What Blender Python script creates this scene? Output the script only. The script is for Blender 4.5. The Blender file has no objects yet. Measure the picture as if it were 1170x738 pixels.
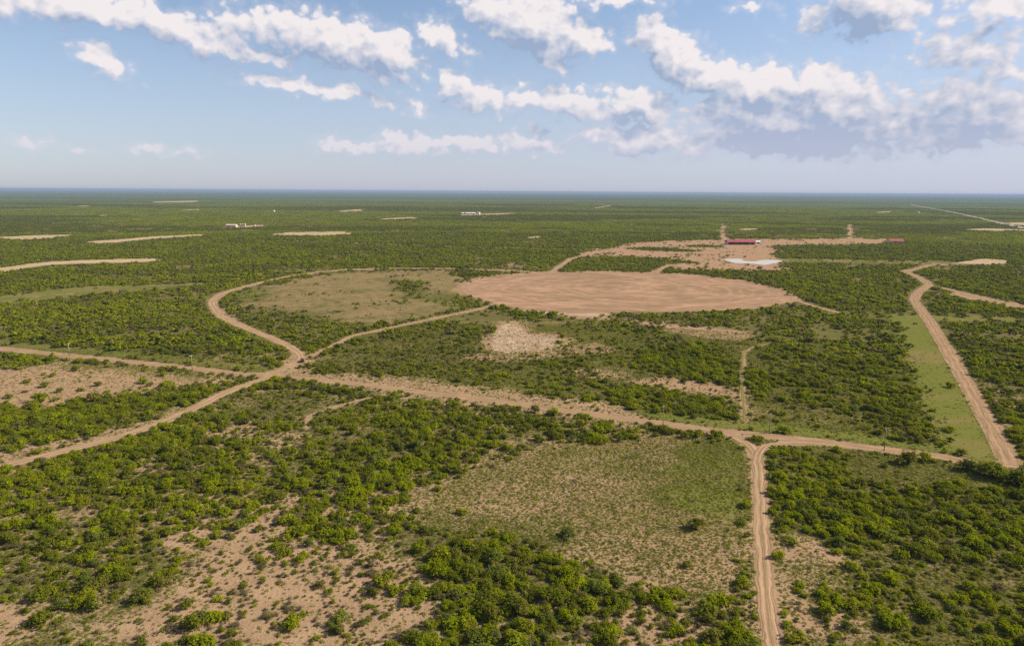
import bpy, math, random
import numpy as np
from mathutils import Vector, Matrix

sc = bpy.context.scene
COL = sc.collection
R = math.radians

# ------------------------------------------------------------------ camera
CAM_H, FPX, PITCH, ROLL = 100.0, 782.0, 10.85, 0.357
cam = bpy.data.cameras.new('camera')
cam.sensor_width = 36.0
cam.lens = FPX / 1170.0 * 36.0
cam.clip_start, cam.clip_end = 0.5, 200000.0
cam_o = bpy.data.objects.new('camera', cam)
CAM_M = Matrix.Translation((0, 0, CAM_H)) @ Matrix.Rotation(R(90 - PITCH), 4, 'X') @ Matrix.Rotation(R(ROLL), 4, 'Z')
cam_o.matrix_world = CAM_M
COL.objects.link(cam_o)
sc.camera = cam_o
CR = np.array(CAM_M.to_3x3())


def px_dir(px, py):
    d = CR @ np.array([(px - 585.0) / FPX, -(py - 369.0) / FPX, -1.0])
    return d / np.linalg.norm(d)


def gp(px, py):
    """photo pixel -> point on the ground plane"""
    d = px_dir(px, py)
    t = CAM_H / -d[2]
    return np.array([d[0] * t, d[1] * t])


def to_px(X, Y, Z=0.0):
    v = np.stack([X, Y, np.zeros_like(X) + Z - CAM_H]).T @ CR
    return 585 + FPX * v[..., 0] / -v[..., 2], 369 - FPX * v[..., 1] / -v[..., 2], -v[..., 2]


# ------------------------------------------------------------------ light
SUN_AZ, SUN_EL = 83.0, 35.0            # azimuth clockwise from the view direction
sc.view_settings.view_transform = 'Standard'
sc.view_settings.look = 'None'
sc.view_settings.exposure = 1.05
sc.view_settings.gamma = 1.0
sc.view_settings.use_curve_mapping = False
sun = bpy.data.lights.new('sun', 'SUN')
sun.energy, sun.angle, sun.color = 5.0, R(0.5), (1.0, 0.88, 0.70)
sun_o = bpy.data.objects.new('sun', sun)
SD = Vector((math.sin(R(SUN_AZ)) * math.cos(R(SUN_EL)), math.cos(R(SUN_AZ)) * math.cos(R(SUN_EL)), math.sin(R(SUN_EL))))
sun_o.rotation_euler = SD.to_track_quat('Z', 'Y').to_euler()
sun_o.location = (0, 0, 500)
COL.objects.link(sun_o)


# ------------------------------------------------------------------ node helpers
class NT:
    def __init__(s, tree):
        s.t = tree

    def n(s, kind, **kw):
        nd = s.t.nodes.new(kind)
        for k, v in kw.items():
            setattr(nd, k, v)
        return nd

    def put(s, sock, v):
        if isinstance(v, bpy.types.NodeSocket):
            s.t.links.new(v, sock)
        else:
            sock.default_value = v

    def m(s, op, a, b=0.0, c=None, clamp=False):
        nd = s.n('ShaderNodeMath', operation=op, use_clamp=clamp)
        s.put(nd.inputs[0], a)
        s.put(nd.inputs[1], b)
        if c is not None:
            s.put(nd.inputs[2], c)
        return nd.outputs[0]

    def vm(s, op, a, b=None, out=0):
        nd = s.n('ShaderNodeVectorMath', operation=op)
        s.put(nd.inputs[0], a)
        if b is not None:
            s.put(nd.inputs[1], b)
        return nd.outputs[out]

    def mix(s, f, a, b, mode='MIX'):
        nd = s.n('ShaderNodeMix', data_type='RGBA', blend_type=mode)
        s.put(nd.inputs[0], f)
        for i, v in ((6, a), (7, b)):
            s.put(nd.inputs[i], v if isinstance(v, bpy.types.NodeSocket) else (*v, 1.0))
        return nd.outputs[2]

    def step(s, v, lo, hi, a=0.0, b=1.0):
        nd = s.n('ShaderNodeMapRange', interpolation_type='SMOOTHSTEP')
        s.put(nd.inputs[0], v)
        s.put(nd.inputs[1], lo)
        s.put(nd.inputs[2], hi)
        s.put(nd.inputs[3], a)
        s.put(nd.inputs[4], b)
        return nd.outputs[0]

    def noise(s, vec, scale, detail=3.0, rough=0.55, dist=0.0, dim='3D'):
        nd = s.n('ShaderNodeTexNoise', noise_dimensions=dim)
        if vec is not None:
            s.put(nd.inputs['Vector'], vec)
        nd.inputs['Scale'].default_value = scale
        nd.inputs['Detail'].default_value = detail
        nd.inputs['Roughness'].default_value = rough
        nd.inputs['Distortion'].default_value = dist
        return nd.outputs[0]

    def attr(s, name):
        return s.n('ShaderNodeAttribute', attribute_name=name).outputs['Fac']


# ------------------------------------------------------------------ world: Nishita sky + fair-weather cumulus
world = bpy.data.worlds.new('World')
sc.world = world
world.use_nodes = True
world.cycles.sampling_method = 'NONE'
wt = world.node_tree
W = NT(wt)
for nd in list(wt.nodes):
    wt.nodes.remove(nd)

# clouds as (px, py, half width px, half height px, tilt deg, weight), turned into azimuth / elevation
CL = [(30, 4, 62, 15, 4, .8), (120, 10, 66, 16, 8, .95), (200, 30, 56, 17, 20, .95), (255, 46, 40, 15, 22, .9), (305, 62, 36, 10, 10, .6), (285, 30, 40, 16, 10, .6),
      (320, 28, 44, 16, 10, .8), (375, 46, 66, 24, 12, 1.0), (440, 58, 42, 24, 10, 1.0), (425, 78, 46, 12, 16, .7),
      (505, 44, 30, 15, 20, .7), (560, 12, 40, 22, 20, .9), (610, 30, 62, 28, 14, 1.1), (660, 44, 48, 17, 4, .95), (632, 66, 24, 15, 30, .8),
      (335, 99, 60, 8, 3, .75), (385, 104, 56, 9, 5, .8), (425, 110, 30, 7, 12, .6), (115, 68, 25, 12, 22, .75), (478, 125, 17, 8, 5, .6),
      (525, 100, 26, 18, 45, .8), (560, 113, 38, 13, 12, .8), (535, 122, 22, 9, 0, .6), (600, 110, 24, 12, 10, .65),
      (648, 118, 44, 17, 8, .9), (735, 122, 42, 18, 12, 1.0), (700, 132, 30, 10, 0, .55),
      (752, 48, 34, 22, 50, .95), (775, 72, 40, 26, 40, 1.15), (820, 92, 52, 22, 15, 1.1), (875, 100, 50, 22, 5, 1.1), (922, 95, 30, 17, 0, 1.0),
      (895, 138, 100, 30, 4, 1.5), (960, 132, 66, 36, 16, 1.3), (900, 160, 110, 16, 0, 1.3), (1020, 142, 54, 20, 8, .95), (1080, 150, 60, 18, 0, .9),
      (1125, 128, 60, 24, 10, .95), (1160, 150, 56, 16, 0, .85), (1028, 104, 18, 9, 0, .45), (1062, 118, 28, 12, 20, .5),
      (690, 152, 38, 14, 5, .8), (745, 160, 62, 17, 4, .95), (800, 165, 40, 11, 0, .85), (612, 148, 22, 7, 3, .65),
      (1000, 14, 52, 25, 10, .95), (960, 20, 40, 20, 0, .5), (1145, 8, 34, 12, 0, .7), (1110, 50, 66, 40, 20, .48), (1150, 84, 46, 26, 10, .5), (860, 6, 22, 6, 0, .5),
      (470, 166, 50, 12, 3, .8), (535, 163, 40, 12, 4, .85), (600, 166, 46, 11, 4, .75), (410, 170, 40, 9, 2, .6), (375, 165, 18, 7, 0, .5),
      (170, 173, 22, 5, 3, .4), (40, 160, 24, 6, 5, .55), (90, 172, 12, 4, 0, .35), (215, 174, 14, 4, 0, .35),
      (1110, 4, 20, 8, 0, .5), (700, 0, 60, 7, 0, .5), (450, 88, 24, 6, 30, .4)]


def az_el(px, py):
    d = px_dir(px, py)
    return math.degrees(math.atan2(d[0], d[1])), math.degrees(math.asin(d[2]))


FLOOR = -0.45


def cloud_group(name, picks):
    """largest of the cloud ellipses in PICKS at direction P = (azimuth, elevation) in degrees"""
    g = bpy.data.node_groups.new(name, 'ShaderNodeTree')
    g.interface.new_socket('P', in_out='INPUT', socket_type='NodeSocketVector')
    g.interface.new_socket('F', in_out='OUTPUT', socket_type='NodeSocketFloat')
    G = NT(g)
    gi, go = G.n('NodeGroupInput'), G.n('NodeGroupOutput')
    P = gi.outputs[0]
    acc = None
    for (a, e, sx, sy, tilt, w) in picks:
        mp = G.n('ShaderNodeMapping', vector_type='TEXTURE')
        if acc is None:
            G.put(mp.inputs['Vector'], P)
        else:      # evaluated one after the other
            ch = G.n('ShaderNodeVectorMath', operation='MULTIPLY_ADD')
            G.put(ch.inputs[0], acc)
            ch.inputs[1].default_value = (1e-9, 1e-9, 0)
            G.put(ch.inputs[2], P)
            G.put(mp.inputs['Vector'], ch.outputs[0])
        mp.inputs['Location'].default_value = (a, e, 0)
        mp.inputs['Rotation'].default_value = (0, 0, -R(tilt))
        mp.inputs['Scale'].default_value = (sx, sy, 1)
        L = G.vm('LENGTH', mp.outputs[0], out=1)
        v = G.m('MULTIPLY_ADD', L, -w, w)
        acc = G.m('MAXIMUM', v, FLOOR) if acc is None else G.m('SMOOTH_MAX', acc, v, 0.14)
    G.put(go.inputs[0], acc)
    return g


ELL = []
for (px, py, rx, ry, tilt, w) in CL:
    a, e = az_el(px, py)
    ELL.append((a, e, rx / FPX * 57.3 * 1.2, ry / FPX * 57.3 * 1.25, tilt, w))

tc = W.n('ShaderNodeTexCoord')
D = W.vm('NORMALIZE', tc.outputs['Generated'])
sp = W.n('ShaderNodeSeparateXYZ')
W.put(sp.inputs[0], D)
az = W.m('MULTIPLY', W.m('ARCTAN2', sp.outputs[0], sp.outputs[1]), 57.2958)
el = W.m('MULTIPLY', W.m('ARCSINE', sp.outputs[2]), 57.2958)
cb = W.n('ShaderNodeCombineXYZ')
W.put(cb.inputs[0], az)
W.put(cb.inputs[1], el)
P0 = cb.outputs[0]
# warp the coordinates so outlines billow
wn = W.n('ShaderNodeTexNoise', noise_dimensions='2D')
W.put(wn.inputs['Vector'], P0)
wn.inputs['Scale'].default_value = 0.42
wn.inputs['Detail'].default_value = 5.0
wn.inputs['Roughness'].default_value = 0.52
off = W.vm('MULTIPLY', W.vm('SUBTRACT', wn.outputs['Color'], (0.5, 0.5, 0.5)), (2.6, 1.9, 0))
P1 = W.vm('ADD', P0, off)


def puff(Pv):
    q = W.vm('MULTIPLY', Pv, (1.0, 1.3, 1.0))
    vo = W.n('ShaderNodeTexVoronoi', voronoi_dimensions='2D', feature='SMOOTH_F1')
    W.put(vo.inputs['Vector'], q)
    vo.inputs['Scale'].default_value = 0.85
    vo.inputs['Detail'].default_value = 1.5
    vo.inputs['Roughness'].default_value = 0.5
    vo.inputs['Smoothness'].default_value = 0.3
    fb = W.noise(q, 0.40, 6.0, 0.56, dim='2D')
    a = W.m('MULTIPLY_ADD', vo.outputs['Distance'], -0.75, 0.38)
    return W.m('MULTIPLY_ADD', fb, 0.95, W.m('ADD', a, -0.49))


PN = W.vm('ADD', P0, W.vm('MULTIPLY', off, (0.35, 0.35, 0.35)))
N0 = puff(PN)
N1 = puff(W.vm('ADD', PN, (0.45, 0.55, 0)))
reliefN = W.m('MULTIPLY', W.m('SUBTRACT', N0, N1), 0.70)
sky = W.n('ShaderNodeTexSky', sky_type='NISHITA', sun_disc=False, sun_elevation=R(SUN_EL), sun_rotation=R(SUN_AZ))
sky.altitude = 150
sky.air_density, sky.dust_density, sky.ozone_density = 1.0, 0.7, 3.0
SKY = 0.067
sky_c = W.vm('MULTIPLY', sky.outputs[0], (SKY, SKY, SKY))
# moist air: pale lavender veil thickening towards the horizon, thicker towards the sun
veil = W.m('MULTIPLY', W.step(el, -2, 19, 0.92, 0.06), W.step(az, -45, 60, 0.66, 1.06), clamp=True)
veil = W.m('MAXIMUM', veil, W.step(az, -8, 70, 0.0, 0.72))
sky_c = W.mix(veil, sky_c, (0.258, 0.276, 0.356))
far_fade = W.step(el, 0, 10, 0.66, 0.0)


# undersides of the big bank at right lie in its own shade
base_shade = None
for (px, py, rx, ry) in ((925, 142, 120, 40), (730, 134, 44, 14), (1085, 140, 90, 26), (612, 149, 30, 9), (975, 22, 50, 26)):
    a, e = az_el(px, py)
    mp = W.n('ShaderNodeMapping', vector_type='TEXTURE')
    W.put(mp.inputs['Vector'], P1)
    mp.inputs['Location'].default_value = (a, e, 0)
    mp.inputs['Scale'].default_value = (rx / FPX * 57.3, ry / FPX * 57.3, 1)
    v = W.step(W.vm('LENGTH', mp.outputs[0], out=1), 0.3, 1.05, -0.46, 0.0)
    base_shade = v if base_shade is None else W.m('MINIMUM', base_shade, v)


def sky_shader(F0, F1):
    dens = W.m('MULTIPLY_ADD', N0, 0.60, W.m('ADD', F0, 0.04))
    alpha = W.m('MAXIMUM', W.step(dens, 0.02, 0.34), W.step(dens, -0.34, 0.25, 0.0, 0.24))
    rel = W.m('MULTIPLY_ADD', W.m('SUBTRACT', F0, F1), 1.05, reliefN)
    lit = W.m('ADD', W.m('ADD', rel, W.step(dens, 0.1, 1.0, 0.50, 0.30)), base_shade, clamp=True)
    c = W.mix(lit, (0.160, 0.204, 0.288), (0.445, 0.415, 0.415))
    c = W.mix(far_fade, c, (0.275, 0.283, 0.345))
    c = W.mix(W.m('MULTIPLY', alpha, 0.95), sky_c, c)
    b = W.n('ShaderNodeBackground')
    W.put(b.inputs[0], c)
    return b.outputs[0]


def sector(lo, hi):
    """clouds between two azimuths; one sector's nodes run only for rays in that sector"""
    picks = [q for q in ELL if q[0] + q[2] * (1 - FLOOR / q[5]) + 3 > lo and q[0] - q[2] * (1 - FLOOR / q[5]) - 3 < hi]
    g = cloud_group('cloud_field', picks)
    outs = []
    src = P1
    for k in range(2):
        nd = W.n('ShaderNodeGroup')
        nd.node_tree = g
        W.put(nd.inputs[0], src)
        outs.append(nd.outputs[0])
        if k == 0:
            ch = W.n('ShaderNodeVectorMath', operation='MULTIPLY_ADD')
            W.put(ch.inputs[0], outs[0])
            ch.inputs[1].default_value = (1e-9, 1e-9, 0)
            W.put(ch.inputs[2], P1)
            src = W.vm('ADD', ch.outputs[0], (0.6, 1.5, 0))
    return sky_shader(*outs)


def split(f, a, b):
    mx = W.n('ShaderNodeMixShader')
    W.put(mx.inputs[0], f)
    wt.links.new(a, mx.inputs[1])
    wt.links.new(b, mx.inputs[2])
    return mx.outputs[0]


CUTS = [-50, -24, -12, -3, 6, 13, 20, 28, 50]
tree = [sector(a, b) for a, b in zip(CUTS[:-1], CUTS[1:])]


def tree_of(lo, hi):
    if hi - lo == 1:
        return tree[lo]
    md = (lo + hi) // 2
    return split(W.m('GREATER_THAN', az, CUTS[md]), tree_of(lo, md), tree_of(md, hi))


framed = tree_of(0, len(CUTS) - 1)
# the same kind of sky goes on outside the photograph's frame
def general():
    gen = [W.m('MULTIPLY_ADD', W.noise(W.vm('ADD', P1, o), 0.075, 2.0, dim='2D'), 3.4, -1.9) for o in ((0, 0, 0), (0.8, 1.25, 0))]
    return sky_shader(*[W.m('MAXIMUM', g, FLOOR) for g in gen])


outside = W.m('MAXIMUM', W.m('GREATER_THAN', W.m('ABSOLUTE', az), 49.9), W.m('GREATER_THAN', el, 24.0))
wo = W.n('ShaderNodeOutputWorld')
wt.links.new(split(outside, framed, general()), wo.inputs[0])

# ------------------------------------------------------------------ render settings
cy = sc.cycles
cy.max_bounces, cy.diffuse_bounces, cy.glossy_bounces, cy.transmission_bounces, cy.volume_bounces = 4, 2, 2, 3, 0
cy.transparent_max_bounces = 8
cy.caustics_reflective = cy.caustics_refractive = False
cy.sample_clamp_indirect = 4.0
cy.use_denoising = False


# ------------------------------------------------------------------ numpy noise
def _hash(ix, iy, seed):
    h = (ix.astype(np.int64) * 374761393 + iy.astype(np.int64) * 668265263 + seed * 974711) & 0xFFFFFFFF
    h = ((h ^ (h >> 13)) * 1274126177) & 0xFFFFFFFF
    h = ((h ^ (h >> 16)) * 2246822519) & 0xFFFFFFFF
    return ((h ^ (h >> 15)) & 0xFFFFFF) / float(0xFFFFFF)


def vnoise(x, y, seed=0):
    ix, iy = np.floor(x), np.floor(y)
    fx, fy = x - ix, y - iy
    fx, fy = fx * fx * (3 - 2 * fx), fy * fy * (3 - 2 * fy)
    a, b = _hash(ix, iy, seed), _hash(ix + 1, iy, seed)
    c, d = _hash(ix, iy + 1, seed), _hash(ix + 1, iy + 1, seed)
    return (a * (1 - fx) + b * fx) * (1 - fy) + (c * (1 - fx) + d * fx) * fy


def fbm(x, y, scale, seed=0, oct=3):
    s, amp, tot_ = 0.0, 1.0, 0.0
    for i in range(oct):
        s = s + amp * vnoise(x / scale * 2 ** i, y / scale * 2 ** i, seed + i * 17)
        tot_ += amp
        amp *= 0.55
    return s / tot_


def sstep(v, a, b):
    t = np.clip((v - a) / (b - a), 0, 1)
    return t * t * (3 - 2 * t)


def smooth_line(pts, step):
    """Catmull-Rom through pts, resampled every `step` metres"""
    p = np.array(pts, float)
    p = np.vstack([2 * p[0] - p[1], p, 2 * p[-1] - p[-2]])
    out = []
    for i in range(1, len(p) - 2):
        a, b, c, d = p[i - 1], p[i], p[i + 1], p[i + 2]
        n = max(2, int(np.linalg.norm((c - b)[:2]) / step))
        for t in np.arange(n) / n:
            out.append(0.5 * (2 * b + (c - a) * t + (2 * a - 5 * b + 4 * c - d) * t * t + (3 * b - a - 3 * c + d) * t ** 3))
    out.append(p[-2])
    return np.array(out)


def inside(X, Y, poly):
    r = np.zeros(X.shape, bool)
    mn, mx = poly.min(0), poly.max(0)
    sel = (X >= mn[0]) & (X <= mx[0]) & (Y >= mn[1]) & (Y <= mx[1])
    if not sel.any():
        return r
    x, y = X[sel], Y[sel]
    q = np.zeros(x.shape, bool)
    j = len(poly) - 1
    for i in range(len(poly)):
        xi, yi, xj, yj = *poly[i], *poly[j]
        if yi != yj:
            q ^= ((yi > y) != (yj > y)) & (x < (xj - xi) * (y - yi) / (yj - yi) + xi)
        j = i
    r[sel] = q
    return r


# ------------------------------------------------------------------ layout traced from the photograph
# tracks: name, label-free structure, photo pixels of the centre line, width in metres
TRACKS = [
    ('dirt_road', 7.2, [(-60, 391), (0, 398), (60, 404.5), (130, 411.5), (218, 420.5), (270, 427), (310, 430), (345, 432), (420, 440), (500, 450), (600, 463), (700, 476.5), (800, 490), (870, 498), (960, 507), (1020, 515), (1070, 521), (1102, 526)]),
    ('dirt_track', 6.5, [(318, 428), (290, 437), (255, 450), (215, 470), (170, 489), (120, 504), (70, 516), (30, 526), (-30, 541)]),
    ('dirt_track', 6.2, [(300, 430), (325, 421), (340, 414), (344, 408), (338, 400), (312, 387), (282, 375), (256, 363), (244, 351), (243, 343), (255, 335), (290, 325), (340, 314), (390, 308.5), (450, 306.5), (520, 307), (560, 308.5), (610, 311)]),
    ('dirt_track', 3.6, [(342, 412), (362, 404), (385, 393), (402, 384), (440, 376), (500, 363), (545, 353.5), (570, 347)]),
    ('dirt_road', 7.0, [(1156, 531), (1146, 510), (1128, 478), (1103, 435), (1078, 393), (1062, 367), (1050, 351), (1044, 343), (1049, 334), (1062, 325), (1050, 317), (1034, 310), (1046, 307.5), (1062, 303), (1072, 302)]),
    ('dirt_track', 4.7, [(800, 489), (826, 494), (846, 502), (859, 512), (865, 525), (868, 560), (870, 600), (873, 640), (877, 690), (884, 738), (890, 790)]),
    ('dirt_track', 3.6, [(865, 528), (868, 516), (878, 509), (900, 506), (940, 507), (990, 513)]),
    ('dirt_track', 5.0, [(1062, 326), (1085, 331), (1110, 337), (1140, 344), (1180, 352)]),
    ('dirt_track', 5.0, [(1072, 303), (1100, 302), (1130, 303), (1190, 305)]),
    ('dirt_track', 1.4, [(852, 482), (849, 455), (848.5, 430), (850, 402), (862, 396), (880, 392)]),
    ('dirt_track', 1.6, [(440, 451), (405, 459), (378, 466), (353, 475), (350, 490)]),
    ('dirt_track', 5.5, [(628, 313), (640, 304), (652, 296), (672, 291), (696, 286.5), (735, 287)]),
    ('dirt_track', 4.0, [(905, 341), (930, 350), (957, 357)]),
    ('dirt_track', 4.0, [(748, 312), (757, 306), (765, 303.5), (780, 306)]),
    ('dirt_track', 9.0, [(831, 276), (825, 269), (827, 262), (826, 256)]),
    ('dirt_track', 9.0, [(971, 274), (971, 266), (971.5, 257)]),
    ('dirt_track', 5.5, [(0, 345.5), (40, 339), (90, 334), (150, 329), (228, 324.5)]),
    ('dirt_track', 7.0, [(890, 297), (960, 299), (1040, 301), (1110, 301)]),
    ('dirt_track', 7.0, [(300, 275), (380, 276.5), (480, 280.5), (570, 283), (660, 285), (700, 286)]),
    ('highway', 22.0, [(1040, 234), (1090, 243), (1130, 252), (1175, 262)]),
]
TR = []
for k, (nm, wd, pts) in enumerate(TRACKS):
    w = np.array([gp(*p) for p in pts])
    TR.append((nm, wd, w))

# zones: photo outline, then shrub density, bare sand, mown grass, reddish soil, tuft density, size factor, grey-scrub share
ZONES = []


def zone(poly, dens=None, sand=None, grass=None, red=None, tuft=None, size=None, grey=None, warp=1.0):
    ZONES.append((np.array([gp(*p) for p in poly]), dict(dens=dens, sand=sand, grass=grass, red=red, tuft=tuft, size=size, grey=grey), warp))


# middle ground between the main road and the big clearing
zone([(350, 416), (440, 376), (560, 350), (640, 357), (912, 344), (1035, 375), (1090, 505), (1000, 500), (850, 480), (700, 460), (500, 437), (400, 427)], .22, .30, .40, .05, .8, .8, .25)
zone([(860, 362), (912, 345), (1030, 362), (1090, 505), (1000, 492), (940, 470), (900, 440), (866, 400)], .58, .14, .45, 0, .6, 1.0, .12)
zone([(352, 417), (440, 384), (560, 400), (590, 420), (560, 440), (420, 425)], .5, .25, .34, 0, .6, .7, .3)
zone([(600, 357), (760, 362), (900, 350), (900, 372), (780, 372), (700, 362), (640, 364)], .8, .2, .2, 0, .3, .8, .1)
zone([(568, 371), (592, 369), (603, 380), (640, 385), (656, 391), (640, 396), (600, 401), (580, 404), (560, 399), (556, 388)], .01, .9, 0, .1, .25, .6, .3, 1.2)
zone([(560, 400), (600, 402), (640, 397), (690, 394), (712, 402), (650, 408), (580, 410), (520, 412)], .1, .75, .15, .1, .6)
zone([(600, 352), (640, 357), (700, 358), (690, 366), (640, 364), (590, 360)], .02, .8, .1, .3, .4)
zone([(726, 366), (800, 373), (862, 383), (862, 389), (820, 388), (760, 379)], .05, .85, .05, .25, .55)
zone([(640, 424), (720, 423), (722, 431), (650, 432)], .1, .75, .1, 0, .7)
zone([(718, 437), (760, 430), (800, 434), (850, 450), (850, 456), (800, 447), (740, 445)], .06, .9, 0, .25, .15)
zone([(690, 446), (730, 441), (800, 456), (842, 470), (810, 475), (740, 467), (690, 458)], 1, .15, .2, 0, .2, 1.1, .05)
zone([(735, 402), (800, 394), (842, 408), (846, 440), (790, 434), (730, 420)], .95, .1, .3, 0, .2, 1.05, .05)
zone([(852, 424), (892, 428), (890, 446), (852, 444)], 1, .1, .3, 0, .2, 1.1, 0)
zone([(570, 347), (600, 356), (640, 362), (640, 368), (590, 364)], .9, .1, .3, 0, .2, 1, 0)
zone([(880, 440), (1000, 448), (990, 476), (880, 480)], .25, .35, .4, .1, .7)
zone([(835, 440), (862, 440), (860, 482), (832, 478)], .12, .6, .2, .1, .5)
# half-round old clearing inside the loop track
zone([(262, 352), (268, 340), (300, 328), (350, 317), (400, 311), (520, 309), (530, 325), (562, 346), (500, 359), (440, 373), (400, 377), (350, 366), (300, 358)], .018, .47, .44, .4, .85, .6, .3)
zone([(453, 322), (486, 324), (484, 342), (456, 342)], .75, .2, .3, .2, .3, .9, 0)
zone([(495, 334), (560, 344), (540, 352), (495, 346)], .4, .2, .5, .2, .4, .8, 0)
zone([(262, 352), (300, 352), (360, 362), (420, 374), (400, 386), (345, 408), (320, 390), (270, 365)], .8, .2, .3, 0, .3, .75, .15)
zone([(262, 347), (270, 338), (290, 330), (310, 334), (285, 345)], .3, .3, .6, 0, .5)
# big bare clearing
zone([(527, 330), (535, 320), (560, 315), (620, 311), (700, 310), (780, 313), (850, 320), (895, 330), (914, 340), (890, 349), (850, 353), (780, 356), (700, 357), (640, 357), (600, 353), (560, 346), (535, 338)], 0, .95, 0, .6, .02, warp=.5)
# strips along the main road
zone([(320, 424), (420, 429), (500, 438), (600, 450), (690, 462), (760, 474), (700, 478), (600, 464), (500, 452), (340, 434)], .0, .85, .05, 0, .35, warp=.5)
zone([(330, 430), (420, 438), (600, 466), (740, 486), (735, 490), (600, 472), (420, 446), (340, 437)], .12, .7, .05, 0, .4, warp=.5)
zone([(700, 463), (760, 471), (860, 482), (1000, 499), (1095, 513), (1100, 523), (1000, 511), (880, 496), (760, 482)], 0, .1, .95, 0, .2, warp=.4)
zone([(-40, 384), (100, 396), (200, 406), (322, 420), (310, 428), (200, 417), (100, 408), (-40, 394)], 0, .25, .65, 0, .3, warp=.4)
# mown strip and lanes on the right
zone([(1018, 358), (1058, 359), (1100, 432), (1145, 512), (1152, 533), (1096, 522), (1072, 500), (1046, 440), (1030, 390)], 0, .12, .95, 0, .05, warp=.25)
zone([(1058, 360), (1180, 364), (1180, 370), (1062, 367)], .02, .3, .8, 0, .2, warp=.3)
zone([(1085, 333), (1180, 349), (1180, 356), (1120, 345), (1080, 336)], .05, .7, .2, 0, .2, warp=.3)
zone([(1100, 520), (1155, 530), (1170, 545), (1110, 530)], .05, .3, .7, 0, .4, warp=.4)
# sandy flat on the left
zone([(-60, 410), (60, 411), (130, 418), (215, 427), (285, 433), (262, 439), (215, 440), (180, 449), (130, 452), (95, 459), (60, 466), (-60, 476)], .012, .93, .1, .15, .22, .8, .1)
zone([(40, 411), (130, 417), (260, 430), (230, 434), (150, 430), (60, 420)], .01, .55, .45, 0, .8)
zone([(-60, 400), (20, 402), (54, 409), (56, 416), (30, 420), (-60, 422)], 1, .2, .2, 0, .2, 1, 0)
zone([(130, 453), (180, 450), (220, 440), (278, 432), (262, 444), (215, 462), (160, 482), (90, 500), (40, 512), (-40, 522), (-40, 466), (60, 468)], .95, .25, .2, 0, .2, 1.05, .02)
zone([(-40, 522), (90, 500), (160, 482), (215, 462), (230, 462), (170, 490), (70, 514), (-40, 540)], .04, .75, .25, 0, .5, warp=.5)
# foreground
zone([(240, 455), (330, 440), (400, 455), (380, 475), (300, 480), (225, 480)], .5, .3, .3, 0, .7, .7, .3)
zone([(225, 500), (255, 487), (300, 480), (298, 495), (262, 505), (232, 510)], .12, .9, 0, .1, .4)
zone([(360, 455), (440, 447), (500, 460), (460, 470), (380, 480)], .5, .35, .3, 0, .5, .8, .1)
zone([(300, 500), (345, 490), (350, 515), (310, 545), (270, 540)], .35, .55, .2, .05, .5, .8, .5)
zone([(480, 578), (500, 552), (560, 524), (640, 506), (760, 495), (840, 498), (860, 515), (865, 690), (835, 690), (760, 672), (680, 655), (600, 622), (540, 612), (490, 602)], .006, .54, .42, .05, 1.3, .7, .1, 1.2)
zone([(520, 565), (600, 545), (700, 540), (740, 560), (660, 580), (560, 600)], .004, .62, .34, .1, 1.15, .6, .1, 2.2)
zone([(640, 620), (740, 600), (855, 620), (855, 680), (740, 668)], .006, .60, .34, .1, 1.2, .6, .1, 2.2)
zone([(770, 560), (830, 560), (862, 566), (862, 592), (810, 588), (770, 575)], 0, .05, .75, 0, 1, warp=1.5)
zone([(760, 500), (840, 500), (858, 530), (858, 560), (780, 550)], .004, .38, .55, 0, 1.1, .6, 0, 1.8)
zone([(640, 664), (740, 680), (835, 694), (866, 690), (872, 745), (640, 745)], .5, .62, .1, .15, .5, .9, .35)
zone([(660, 728), (740, 722), (810, 728), (860, 745), (660, 750)], .15, .85, .05, .2, .2)
zone([(560, 610), (640, 640), (740, 670), (760, 690), (640, 720), (540, 700), (500, 640)], .95, .25, .2, 0, .3, 1.1, .1)
zone([(170, 745), (130, 722), (195, 690), (232, 640), (262, 615), (290, 590), (335, 566), (352, 576), (318, 615), (335, 636), (400, 640), (450, 668), (470, 690), (490, 745)], .42, .86, .05, .05, .25, .85, .5)
zone([(420, 640), (470, 640), (500, 690), (480, 700), (440, 670)], .5, .8, 0, .05, .2, .8, .4)
zone([(-10, 690), (36, 688), (30, 718), (-10, 726)], .12, .95, 0, .1, .1)
zone([(75, 692), (122, 680), (118, 698), (80, 704)], .05, .95, 0, .1, .1)
zone([(90, 578), (112, 578), (110, 588), (88, 590)], .05, .95, 0, .1, .1)
zone([(190, 620), (215, 600), (240, 575), (290, 560), (300, 575), (240, 620), (210, 650)], .5, .6, .05, 0, .3, .75, .3)
# right foreground
zone([(876, 512), (960, 508), (1090, 527), (1200, 560), (1200, 760), (890, 760)], .55, .32, .36, .05, .95, .95, .1)
zone([(878, 520), (930, 535), (1000, 552), (1090, 575), (1200, 590), (1200, 635), (1090, 622), (980, 605), (890, 580)], .80, .25, .25, 0, .6, 1.1, .05)
zone([(980, 515), (1090, 530), (1150, 560), (1040, 556), (960, 540)], .12, .36, .48, .05, 1, .8, .05)
zone([(888, 618), (930, 622), (968, 632), (930, 642), (888, 634)], .0, .95, 0, .25, .15)
zone([(888, 640), (1000, 640), (985, 680), (890, 690)], .1, .55, .3, .05, .95, .8, .1)
zone([(888, 700), (960, 695), (1000, 720), (900, 745)], .35, .75, .1, .15, .4, .9, .3)
zone([(312, 424), (334, 404), (352, 404), (362, 412), (346, 426)], 0, .8, .1, 0, .2, warp=.2)
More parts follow.
